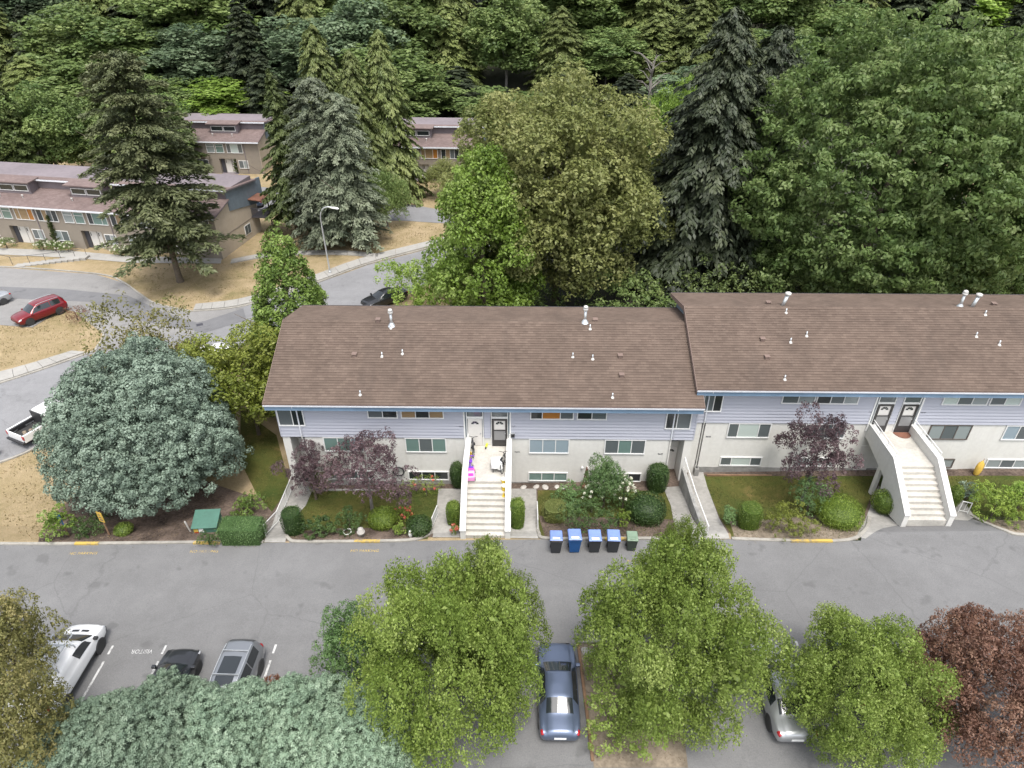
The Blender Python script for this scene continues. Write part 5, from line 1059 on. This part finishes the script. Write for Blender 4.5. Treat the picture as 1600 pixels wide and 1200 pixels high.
        tc, o, l = lobed(r, (2.6, 1.9, 2.0), 26, .25, 34, -.8, .4, None, .9); tc[:, 2] += 3.2; tc[:, 2] -= .28*np.abs(tc[:, 0]); me = tufted('crown', r, tc, o, l, .2, 19, .12, .5, .3, .4); S = (2.6, 5.8)
    elif kind == 'redmaple': tc, o, l = lobed(r, (4.4, 4.2, 3.0), 70, .23, 60, -.6, .16, None, .8, .2); tc[:, 2] += 3.2; me = tufted('crown', r, tc, o, l, .3, 24, .16, .42, .3, .7); S = (4.4, 6.6)
    sh_, k_ = {'maple': (10.4, .85), 'chestnut': (10.2, .85), 'wood': (10.4, .85), 'birch': (4.9, .75), 'bright': (7.6, .8), 'juniper': (3.3, .8), 'thuja': (6.9, .8), 'willow': (4.4, .7), 'small': (3.9, .75), 'redmaple': (3.4, .8)}.get(kind, (0, 0))
    GEN[key] = (me, S, core_mesh(r, sh_, k_, 1.9 if kind == 'juniper' else .4, {'maple': .62, 'chestnut': .6, 'wood': .7, 'birch': .28, 'bright': .42, 'juniper': .22, 'thuja': .35}.get(kind, .3), 7000 if kind == 'juniper' else 0) if k_ else None); return GEN[key]
def tree(name, label, kind, mat, px, top_py, Y, wpx, seed=1, trunk=None, group=None, base=None, tr=.3, limbs=6, rz=None, copy_ok=True):
    """stand a tree on the ground at depth Y so that its tip lies on the ray (px, top_py); wpx is its crown width in photo pixels"""
    x, _, ztop = atY(px, top_py, Y); g = zt(x, Y); hh = ztop-g; mid = (x, Y, g+hh*.55); rad = wpx/2/pxm(mid)
    if base is not None: x = base
    me, S, core = proto(kind, seed)
    root = thing(name, label, 'tree', (x, Y, g), 0, group); sx, sz = rad/S[0], hh/S[1]; rzv = rz if rz is not None else (px*1.7) % 6.28
    if not me.materials: me.materials.append(mat)
    m2 = me
    c = link('crown', m2, None, root); c.material_slots[0].link = 'OBJECT'; c.material_slots[0].material = mat; c.scale = (sx, sx, sz); c.rotation_euler = (0, 0, rzv)
    if core is not None:
        if not core.materials: core.materials.append(mat)
        c2 = link('inner_foliage', core, None, root); c2.material_slots[0].link = 'OBJECT'; c2.material_slots[0].material = mat; c2.scale = c.scale; c2.rotation_euler = c.rotation_euler; c2['kind'] = 'stuff'
    tkey = ('trunk', limbs, seed)
    if tkey not in GEN: GEN[tkey] = trunk_mesh('trunk', 1.0, .018 if limbs < 3 else .022, limbs, .42, .3, seed)
    t = link('trunk', GEN[tkey], trunk or M['bark'], root); k = hh*(.9 if limbs < 3 else .78); t.scale = (tr/.02*1, tr/.02*1, k)
    if limbs >= 3: t.scale = (k*.9, k*.9, k)
    return root
# trees close to the camera
tree('weeping_tree', 'broad weeping tree with yellow-green leaves left of the blue-grey saloon', 'birch', LM['birch'], 694, 895, 17.6, 280, 1, M['bark_grey'])
tree('weeping_tree', 'smaller darker weeping tree behind the broad weeping tree', 'birch', LM['birch'], 748, 872, 19.6, 190, 2, M['bark_grey'])
tree('weeping_tree', 'tall broad weeping tree growing on the planted island', 'birch', LM['birch'], 1075, 895, 18.3, 290, 1, M['bark_grey'], rz=2.4)
tree('weeping_tree', 'narrow weeping tree rising behind the one on the planted island', 'birch', LM['birch'], 1072, 800, 21.6, 96, 2, M['bark_grey'])
tree('weeping_tree', 'bright green weeping tree beside the red maple', 'birch', LM['birch'], 1385, 985, 17.0, 250, 2, M['bark_grey'])
tree('red_maple', 'red-brown feathery maple at the edge of the parking bays', 'redmaple', LM['red'], 1606, 1005, 16.8, 250, 1)
tree('bronze_tree', 'bronze-green tree overhanging the white van', 'small', LM['bronze'], -38, 940, 18.6, 130, 3)
tree('bronze_tree', 'bronze-green tree at the end of the parking bays past the van', 'small', LM['bronze'], -2, 1062, 15.2, 135, 4)
tree('broadleaf_bush_tree', 'big-leaved green small tree squeezed beside the broad weeping tree', 'small', LM['hedge'], 540, 962, 19.0, 112, 9)
for px_, ty, Y, wp, sd, lab in ((120, 1134, 15.2, 190, 1, 'blue-green juniper nearest the white van and bronze tree'), (235, 1101, 15.6, 190, 1, 'blue-green juniper in front of the empty visitor bay'), (350, 1111, 15.2, 190, 1, 'blue-green juniper in front of the black hatchback'), (462, 1094, 15.8, 180, 1, 'blue-green juniper with dead brown twigs beside the silver estate'), (560, 1124, 15.2, 170, 1, 'low blue-green juniper touching the broad weeping tree')):
    tree('juniper_tree', lab, 'juniper', LM['juniper2'], px_, ty, Y, wp, sd)
dd = atY(428, 1075, 17.6); tc, o_, l = lobed(R_(5), (.45, .45, .4), 8, .5, 12); me = tufted('twigs', R_(5), tc, o_, l, .15, 20, .14, .3, .3, .6, True); o = link('dead_branch', me, LM['dead']); o.location = dd; tag(o, 'dead brown twig clump in the juniper beside the silver estate', 'branch')
tree('blue_juniper', 'large spreading blue juniper over the mulch bed', 'juniper', LM['juniper'], 240, 562, 35.2, 280, 3, rz=2.1, base=-24.3)
# small trees of the gardens
tree('purple_plum', 'purple-leaved plum in the lawn beside the toy-filled stairs', 'plum', LM['purple'], 562, 668, 31.6, 150, 1, M['bark'], rz=2.2)
tree('purple_plum', 'small purple-leaved plum leaning over the path railing', 'plum', LM['purple'], 475, 690, 33.2, 110, 3, M['bark'], rz=.3)
tree('purple_plum', 'purple-leaved plum beside the stairs of the streaked-roof block', 'plum', LM['purple'], 1302, 628, 32.4, 150, 2, M['bark'], rz=1.0)
tree('magnolia_shrub', 'upright green shrub tree among white hydrangea heads', 'small', LM['hedge'], 950, 716, 31.9, 62, 3)
# trees around the street
tree('thuja_tree', 'bright green conical thuja at the left end of the brown roof', 'thuja', LM['thuja'], 428, 352, 46.5, 168, 1, limbs=1)
tree('green_tree', 'yellow-green bushy tree between the juniper and the house end', 'small', LM['yellow'], 368, 535, 40.5, 190, 5)
tree('green_tree', 'yellow-green bushy tree with its top against the white car', 'small', LM['yellow'], 300, 545, 42.0, 120, 6)
tree('bronze_tree', 'thin bronze-leaved tree above the blue juniper', 'open', LM['bronze'], 205, 490, 42.0, 205, 4)
tree('pine_tree', 'tall pine on the dry lawn before the taupe row', 'pine', LM['pine'], 262, 82, 67.8, 168, 1, limbs=1, base=-37.1, tr=.32)
tree('dark_fir', 'dark green fir beside the blue-grey end wall', 'fir', LM['fir'], 420, 108, 82, 100, 1, limbs=1, tr=.3)
tree('grey_spruce', 'grey-green spruce behind the street lamp', 'grey_spruce', LM['grey_spruce'], 480, 122, 79, 118, 1, limbs=1)
tree('grey_spruce', 'grey-green spruce right beside its twin, nearer the willow', 'grey_spruce', LM['grey_spruce'], 523, 145, 78, 106, 2, limbs=1)
tree('cedar_tree', 'tall drooping cedar between the two far taupe rows', 'cedar', LM['cedar'], 590, 48, 95, 120, 1, limbs=1)
tree('cedar_tree', 'tall drooping cedar behind the twin grey spruces', 'cedar', LM['cedar'], 485, 38, 99, 130, 2, limbs=1)
tree('cedar_tree', 'tall drooping cedar between the grey spruces and the drooping willow', 'cedar', LM['cedar'], 545, 80, 92, 110, 1, limbs=1)
tree('willow_tree', 'small drooping willow on the dry grass before the cedar', 'willow', LM['wood'], 597, 268, 84, 80, 1)
tree('round_tree', 'small round tree in front of the far taupe row', 'small', LM['chestnut'], 692, 248, 95, 62, 7)
tree('sweetgum_tree', 'bright green pointed tree in front of the broad brown-green tree', 'bright', LM['bright'], 752, 232, 54, 175, 1, limbs=4)
tree('chestnut_tree', 'broad brown-green chestnut behind the brown roof', 'chestnut', LM['chestnut'], 880, 126, 62, 345, 1, limbs=7)
tree('green_tree', 'light green tree peeping behind the chestnut next to the dark spruce', 'small', LM['bright'], 1058, 124, 78, 120, 8)
tree('dark_spruce', 'very tall dark spruce between the chestnut and the huge maple', 'spruce', LM['spruce'], 1148, 15, 64, 270, 1, limbs=1, tr=.45)
tree('dark_spruce', 'dark spruce half hidden behind the huge maple', 'spruce', LM['spruce'], 1225, 40, 72, 220, 2, limbs=1, tr=.45)
tree('dark_spruce', 'dark spruce in the gap beside the very tall spruce, behind the chestnut', 'spruce', LM['spruce'], 1085, 150, 72, 180, 2, limbs=1, tr=.45)
tree('bigleaf_maple', 'huge dense green maple behind the streaked roof', 'maple', LM['maple'], 1462, 42, 60, 425, 1, limbs=8)
tree('bigleaf_maple', 'huge green maple standing beside the other maple past the roof end', 'maple', LM['maple'], 1660, 60, 62, 330, 1, limbs=8)
for k, (px_, ty) in enumerate(((-60, 150), (-10, 165), (45, 140), (95, 160), (140, 135), (185, 150), (225, 130), (248, 165))):
    tree('leafy_tree', ['leafy tree %s close behind the near taupe row' % ['past the end', 0, 'over the dormer', 'with a low crown', 0, 'with a tall crown', 'beside the pine'][min(k, 6)], 'dark conifer close behind the near taupe row'][k % 3 == 1], ['wood', 'fir'][k % 3 == 1], [LM['wood'], LM['fir']][k % 3 == 1], px_, ty-(40 if k % 3 == 1 else 0), 99+k % 4*2.5, 88, 1+k % 3, group=['leafy trees close behind the near taupe row', 'dark conifers close behind the near taupe row'][k % 3 == 1], limbs=[6, 1][k % 3 == 1])
# the wood behind
WL = dict(wood=('leafy_tree', 'leafy green tree of the wood behind the taupe rows', 'wood', 'leafy trees of the wood', 6), wood_blue=('leafy_tree', 'blue-green leafy tree of the wood behind the taupe rows', 'wood', 'blue-green leafy trees of the wood', 6),
          spruce=('dark_conifer', 'dark conifer of the wood behind the taupe rows', 'fir', 'dark conifers of the wood', 1), cedar=('green_conifer', 'green drooping conifer of the wood behind the taupe rows', 'cedar', 'green conifers of the wood', 1), bright=('leafy_tree', 'light green leafy tree of the wood behind the taupe rows', 'wood', 'light green leafy trees of the wood', 6))
rw_ = random.Random(21)
for row, (Y0, step, tmin, tmax, wp) in enumerate(((125, 84, 60, 150, 140), (139, 80, -20, 55, 140), (158, 78, -110, -30, 150), (182, 90, -190, -100, 170))):
    px_ = -130+row*17
    while px_ < 1760:
        k = rw_.choices(['wood', 'wood_blue', 'spruce', 'cedar', 'bright'], [3.2, 1.6, 5, 3.2, .7])[0]; nm, lab, kd, grp, lb = WL[k]
        ty = rw_.uniform(tmin, tmax)-(25 if kd != 'wood' else 0); Y = Y0+rw_.uniform(-5, 5)
        if not (row == 0 and (250 < px_ < 380 or 640 < px_ < 720)) or True:
            if row == 0 and (px_ < 400 or 600 < px_ < 740): ty = rw_.uniform(85, 140)
            where = 'above the near taupe row' if px_ < 230 else 'behind the far taupe row' if px_ < 430 else 'behind the tall cedars' if px_ < 720 else 'above the chestnut' if px_ < 1080 else 'behind the dark spruces' if px_ < 1300 else 'above the huge maple'
            lab = lab.replace('drooping ', '').split(' of the wood')[0]+['at the edge of the wood', 'just inside the wood', 'deep in the wood', 'at the far back of the wood'][row].join((' ', ' '))+where
            tree(nm, lab, kd, LM[k], px_, ty, Y, wp*rw_.uniform(.85, 1.3)*(.8 if kd != 'wood' else 1), rw_.randint(1, 3 if kd == 'wood' else 2), group=grp, limbs=lb)
        px_ += step*rw_.uniform(.75, 1.25)
o = MB(); g = (*atY(1020, 90, 112)[:2], 0); t = thing('dead_snag', 'bare grey dead tree standing out of the wood above the chestnut', 'tree', (g[0], 112, zt(g[0], 112))); hh = atY(1020, 85, 112)[2]-zt(g[0], 112)
m = MB(); m.tube([(0, 0, 0), (.2, 0, hh*.5), (0, 0, hh*.8), (.5, 0, hh)], [.35, .28, .2, .05], 7).build('trunk', M['bark_grey'], t); m = MB(); rg = random.Random(3)
for k in range(16): zz = hh*rg.uniform(.6, .97); a = rg.random()*6.28; L = rg.uniform(1.5, 3.6); m.tube([(0.1, 0, zz), (math.cos(a)*L*.6, math.sin(a)*L*.6, zz+.5*L), (math.cos(a)*L, math.sin(a)*L, zz+.55*L)], [.09, .06, .02], 5)
m.build('branches', M['bark_grey'], t)

# ---------------------------------------------------------------- shrubs
def shrub(name, label, cx, cy, wpx, hpx, mat, style='loose', leaf=.09, n=2600, seed=0, cat='shrub', flower=None, nf=0, depth=1.0, group=None, z_sink=.0):
    g = G(cx, cy); s = pxm(g); wd = wpx/s; B = R(41); hh = math.sqrt(max((hpx/s)**2-(wd*depth*math.sin(B))**2, (.45*wd)**2))/math.cos(B)*(.92)
    for _ in range(3): g = G(cx, cy, hh/2)
    r = R_(int(cx*7+cy)+seed); rad = np.array([wd/2, wd/2*depth, hh/2]); root = thing(name, label, cat, g, 0, group)
    if style in ('ball', 'box', 'cyl', 'cube'):
        d = fib(n, r, 1.5); e = {'ball': 2.2, 'box': 3.2, 'cyl': 3.0, 'cube': 8}[style]; q = (np.abs(d)**e).sum(1)**(-1/e); P = d*q[:, None]*rad*(1+r.normal(0, .04, (n, 1))+.10*(r.random((n, 1)) < .04)+.05*np.sin(d*5+seed).sum(1)[:, None]*.5); P[:, 2] += hh/2
        keep = P[:, 2] > .04; P, d = P[keep], d[keep]; Nn = d+r.normal(size=d.shape)*.55; me = leaf_mesh('foliage', P, Nn, leaf, .6, .5+r.normal(0, .2, len(P))+.1*np.sin(P*4).sum(1), r)
        core = MB(); ks = [(max(.02, .9*math.sqrt(max(0, 1-(2*t-1)**2)) if style == 'ball' else .9), t*.93) for t in (.05, .2, .35, .5, .65, .8, .95)]
        if style == 'cube': core.box(-rad[0]*.92, rad[0]*.92, -rad[1]*.9, rad[1]*.9, 0, hh*.93)
        else: core.lathe([(a*rad[0], b*hh) for a, b in ks], n=14)
        co = core.build('inner_foliage', mat, root)
        if style != 'cube': co.scale = (1, depth, 1)
    else:
        lob = {'loose': 16, 'wild': 26}[style]; tc, o_, l = lobed(r, rad*np.array([1, 1, 1]), lob, .34, 18, -.5, .25); tc[:, 2] += hh/2; tc[:, 2] = np.maximum(tc[:, 2], .05)
        me = tufted('foliage', r, tc, o_, l, rad.mean()*.13, max(4, n//len(tc)), leaf, .5, .4, .5)
        MB().tube([(0, 0, -.1), (.02, .03, hh*.5), (-.03, 0, hh*.7)], [.06, .05, .02], 6).build('stems', M['bark'], root)
    link('foliage', me, mat, root)
    if flower is not None:
        d = fib(nf*3, r, 2.0); d = d[(d[:, 2] > -.1)][:nf]; P = d*rad*1.02+np.array([0, 0, hh/2]); fr = .04*s/s*2.2
        for p in P: pass
        C, Nn, idx, dd_ = spread(P, np.full(len(P), .115), d, 44, r, .3, .3, .3); fm = leaf_mesh('flowers', C, dd_, .06, .8, r.random(len(C)), r); link('flower_heads', fm, flower, root)['kind'] = 'stuff'
    return root
S_ = shrub
S_('clipped_shrub', 'dark clipped bell-shaped shrub at the bend of the white railing', 457, 814, 30, 43, LM['shrub'], 'cyl', .07, 3200)
S_('spreading_shrub', 'low spreading dark shrub in the bed beside the bell-shaped shrub', 497, 822, 50, 36, LM['shrub'], 'loose', .10, 3500)
S_('spreading_shrub', 'low feathery dark shrub under the purple plum by the lawn edge', 545, 815, 50, 30, LM['shrub'], 'wild', .09, 3000)
S_('lime_shrub', 'lime green rounded shrub beside the plum trunk', 598, 810, 41, 36, LM['lime'], 'ball', .09, 3200)
S_('rounded_shrub', 'blue-green rounded shrub beside the white bird ornament', 655, 822, 37, 33, LM['shrub'], 'ball', .10, 2600)
S_('potted_plant', 'green plant in a dark pot between lime shrub and bird ornament', 623, 828, 20, 20, LM['box'], 'loose', .09, 1200)
S_('flower_patch', 'patch of red and orange flowers in the lawn bed', 630, 805, 34, 18, LM['lime'], 'wild', .08, 900, flower=LM['pink_fl'], nf=9, cat='flowers')
S_('clipped_shrub', 'column-shaped clipped shrub left of the toy-filled stairs', 709, 803, 21, 40, LM['box'], 'cyl', .07, 3000)
S_('clipped_shrub', 'tall oval clipped shrub right of the toy-filled stairs', 808, 803, 22, 49, LM['box'], 'cyl', .07, 3400)
S_('wall_shrub', 'dark green shrub against the wall and the toy-filled stairs', 714, 742, 20, 42, LM['shrub'], 'ball', .08, 2400)
S_('flower_pot', 'dark pot of red flowers at the foot of the toy-filled stairs', 711, 828, 15, 18, LM['box'], 'loose', .07, 700, flower=LM['pink_fl'], nf=7, cat='plant pot')
S_('barrel_shrub', 'rounded shrub with a sunburnt brown top near the row of bins', 867, 799, 36, 34, LM['chestnut'], 'cyl', .07, 3000)
S_('vegetable_patch', 'bushy green vegetable patch below the cream wall', 895, 782, 60, 34, LM['hedge'], 'wild', .11, 3400, cat='plants')
S_('vegetable_patch', 'dark leafy ground plants behind the bins', 920, 812, 90, 28, LM['shrub'], 'wild', .10, 3600, cat='plants', depth=.7)
S_('hydrangea', 'white flowering hydrangea on the side of the rusty stake frame', 926, 778, 30, 52, LM['shrub'], 'loose', .10, 1800, flower=LM['white_fl'], nf=14)
S_('hydrangea', 'white flowering hydrangea on the side of the broad dark shrub', 975, 772, 34, 56, LM['shrub'], 'loose', .10, 1800, flower=LM['white_fl'], nf=38)
S_('lime_shrub', 'lime green bushy shrub behind the green-lidded bin', 973, 810, 25, 30, LM['lime'], 'loose', .09, 1800)
S_('rounded_shrub', 'broad dark dome shrub beside the lower end path', 1010, 795, 58, 52, LM['shrub'], 'ball', .09, 4600)
S_('clipped_shrub', 'dark clipped shrub at the recessed end door', 1028, 746, 31, 42, LM['shrub'], 'cyl', .08, 2800)
S_('clipped_shrub', 'drum-shaped clipped shrub in the lawn of the streaked-roof block', 1172, 806, 33, 42, LM['box'], 'cyl', .07, 3000)
S_('feathery_shrub', 'small feathery green shrub beside the drum-shaped shrub', 1141, 806, 28, 34, LM['hedge'], 'loose', .09, 1800)
S_('golden_shrub', 'golden yellow-green sprawling shrub at the kerb', 1236, 815, 68, 44, LM['yellow'], 'wild', .09, 4600)
S_('spreading_shrub', 'grey-green tall loose shrub below the purple plum near the golden shrub', 1268, 775, 54, 64, LM['hedge'], 'wild', .10, 3600)
S_('rounded_shrub', 'bright green dome shrub at the kerb corner beside the streaked-roof stairs', 1312, 800, 66, 54, LM['lime'], 'ball', .08, 5600)
S_('clipped_shrub', 'dark green ball shrub against the parapet of the streaked-roof stairs', 1385, 784, 38, 40, LM['box'], 'ball', .08, 2800)
S_('clipped_shrub', 'smaller green shrub tucked behind the ball shrub at the parapet', 1386, 752, 18, 28, LM['box'], 'ball', .08, 1500)
S_('clipped_shrub', 'green shrub beside the white railing with dark gaps', 1492, 775, 20, 34, LM['box'], 'ball', .08, 1800)
S_('feathery_shrub', 'grey-green feathery shrub above the white railing with dark gaps', 1514, 770, 30, 30, LM['juniper'], 'loose', .09, 1800)
S_('golden_shrub', 'large yellow-green rounded shrub by the curved kerb', 1558, 788, 80, 66, LM['lime'], 'wild', .10, 6500)
S_('spreading_shrub', 'leafy green shrub behind the large yellow-green shrub', 1600, 775, 56, 56, LM['bright'], 'loose', .12, 2600)
S_('clipped_hedge', 'flat-topped clipped hedge block beside the transformer box', 379, 829, 62, 34, LM['hedge'], 'cube', .07, 6500, depth=.55)
S_('clipped_shrub', 'small round shrub on the mulch under the juniper', 193, 827, 26, 22, LM['box'], 'ball', .07, 1600)
S_('leafy_bush', 'bright leafy bush beside the blue sign', 90, 818, 44, 50, LM['bright'], 'loose', .13, 2400)
S_('spreading_shrub', 'dark low shrub between the blue and yellow signs', 140, 822, 52, 38, LM['shrub'], 'wild', .10, 2600)
S_('spreading_shrub', 'low dark ground shrub in front of the transformer box', 325, 843, 44, 12, LM['shrub'], 'wild', .08, 1400, depth=.4)
S_('leafy_bush', 'strappy green plant near the bend of the white railing', 385, 790, 50, 36, LM['thuja'], 'wild', .13, 1800)
S_('wall_shrub', 'grey-green shrub by the pier under the purple plum', 498, 752, 34, 46, LM['chestnut'], 'loose', .09, 2000)
S_('flower_patch', 'row of small bedding plants under the wall beside the stairs', 665, 760, 66, 10, LM['lime'], 'wild', .07, 1500, depth=.3, flower=LM['pink_fl'], nf=6, cat='flowers')
S_('green_shrub', 'broad bright green shrub by the street behind the brown roof', 655, 448, 120, 80, LM['bright'], 'wild', .24, 6000)
S_('green_shrub', 'low green shrub behind the ridge beside the pointed tree', 800, 470, 130, 70, LM['wood'], 'wild', .26, 5000)
S_('green_shrub', 'dark green undergrowth behind the brown roof near the tall spruce', 985, 478, 150, 50, LM['wood'], 'wild', .28, 4500)
for k, (px_, lab) in enumerate(((1120, 'dark undergrowth behind the streaked roof under the tall spruce'), (1210, 'green undergrowth behind the streaked roof where spruce and maple meet'), (1310, 'green undergrowth behind the streaked roof under the huge maple'), (1420, 'leafy undergrowth behind the leaning flue of the streaked roof'), (1530, 'leafy undergrowth behind the far end of the streaked roof'))): S_('green_shrub', lab, px_, 452, 150, 70, LM['fir'], 'wild', .3, 4200)
S_('leafy_bush', 'leafy green bush on the planted island under the weeping tree', 990, 1120, 130, 120, LM['birch'], 'wild', .13, 5200)
S_('dry_bush', 'grey dry bush at the corner of the grass island by the red car', 118, 492, 34, 20, LM['dead'], 'wild', .12, 900)
for i, px_ in enumerate((8, 66, 85, 105, 186, 205)): S_('hydrangea', 'white flowering bush along the wall of the near taupe row', px_, 380+px_*.06, 24, 20, LM['wood'], 'loose', .16, 700, flower=LM['white_fl'], nf=14, group='flowering bushes along the taupe row')
for px_, py_ in ((92, 372), (208, 376), (324, 388)):
    g = G(px_, py_+14); t = thing('cypress', 'narrow dark green cypress column against the near taupe row', 'tree', g, 0, 'cypress columns along the taupe row')
    link('crown', conifer_mesh('crown', R_(px_), 3.9, .55, .05, 120, 24, .24, .4, .7, -.5, .3, -1.2, .1), LM['fir'], t); link('trunk', trunk_mesh('trunk', 3.0, .05, 1, .1), M['bark'], t)
for px_, py_ in ((408, 262), (428, 262)): pass
for px_ in (373,):
    g = G(px_, 270); t = thing('cypress', 'narrow dark green cypress against the far taupe row beside the dark fir', 'tree', g, 0); link('crown', conifer_mesh('crown', R_(px_), 3.9, .6, .05, 120, 24, .26, .4, .7, -.5, .3, -1.2, .1), LM['fir'], t); link('trunk', trunk_mesh('trunk', 3.0, .05, 1, .1), M['bark'], t)

# ---------------------------------------------------------------- grass blades and litter too small to count
def inside(P, poly):
    x, y = P[:, 0], P[:, 1]; c = np.zeros(len(P), bool); n = len(poly)
    for i in range(n):
        (x0, y0), (x1, y1) = poly[i], poly[(i+1) % n]
        c ^= ((y0 > y) != (y1 > y)) & (x < (x1-x0)*(y-y0)/(y1-y0+1e-12)+x0)
    return c
def blades(name, label, polys, dens, size, mat, seed, up=1.0, lift=.03):
    r = R_(seed); C = []
    for poly in polys:
        q = [G(*p)[:2] for p in poly]; a = np.array(q); lo, hi = a.min(0), a.max(0); n = int(np.prod(hi-lo)*dens); P = r.uniform(lo, hi, (n, 2)); P = P[inside(P, q)]
        w_ = np.sin(P[:, 0]*1.7+np.sin(P[:, 1]*1.3)*2)+np.sin(P[:, 1]*2.3+P[:, 0]*.6); P = P[r.random(len(P)) < .45+.25*w_]
        C.append(np.array([(x, y, zt(x, y)+lift) for x, y in P]))
    C = np.concatenate(C); n = len(C); along = r.normal(size=(n, 3))*.6+np.array([0, 0, up]); me = leaf_mesh(name, C, np.cross(along, r.normal(size=(n, 3))), size, .35, r.random(n), r, along)
    o = link(name, me, mat); tag(o, label, name.split('_')[-1], None, 'stuff')
LM['straw'] = leaf_mat('blade_straw', (.15, .14, .05), (.30, .235, .115), (.42, .32, .18), .2, .8); LM['blade'] = leaf_mat('blade_green', (.04, .06, .014), (.08, .09, .025), (.16, .135, .05), .2, .8); LM['litter'] = leaf_mat('dead_leaf', (.06, .04, .025), (.14, .095, .05), (.25, .19, .10), .1, .8)
blades('dry_grass', 'short dry grass blades on the parched lawns', [[(0, 726), (80, 690), (140, 700), (100, 800), (60, 845), (0, 846)], [(0, 512), (100, 488), (150, 520), (140, 540), (0, 575)], [(160, 425), (350, 412), (480, 400), (480, 428), (380, 465), (300, 475), (240, 460)], [(420, 345), (630, 350), (690, 355), (690, 368), (570, 398), (420, 392)]], 22, .17, LM['straw'], 5)
blades('lawn_grass', 'short green grass blades on the garden lawns', [lawn_l, [(840, 768), (1040, 768), (1058, 800), (1080, 840), (852, 840)], [(1100, 745), (1370, 745), (1350, 800), (1345, 842), (1148, 842)], [(1460, 746), (1640, 746), (1640, 834), (1582, 832), (1525, 808)], [(378, 645), (430, 682), (450, 755), (425, 798), (402, 768)]], 130, .10, LM['blade'], 6)
blades('leaf_litter', 'scattered dead leaves on the mulch and along the kerb', [[(68, 822), (120, 772), (300, 748), (392, 777), (420, 815), (410, 845), (62, 847)], [(447, 834), (640, 826), (680, 815), (666, 840), (460, 845)], [(842, 808), (1060, 814), (1078, 840), (852, 840)], [(1140, 817), (1340, 802), (1340, 842), (1147, 841)], [(906, 1008), (1050, 1006), (1070, 1190), (930, 1190)]], 55, .09, LM['litter'], 7, .15, .035)
blades('leaf_litter', 'scattered dead leaves on the tarmac beside the kerb', [[(0, 853), (830, 846), (830, 851), (0, 860)], [(860, 846), (1130, 846), (1340, 849), (1340, 855), (860, 852)]], 14, .08, LM['litter'], 8, .05, .03)
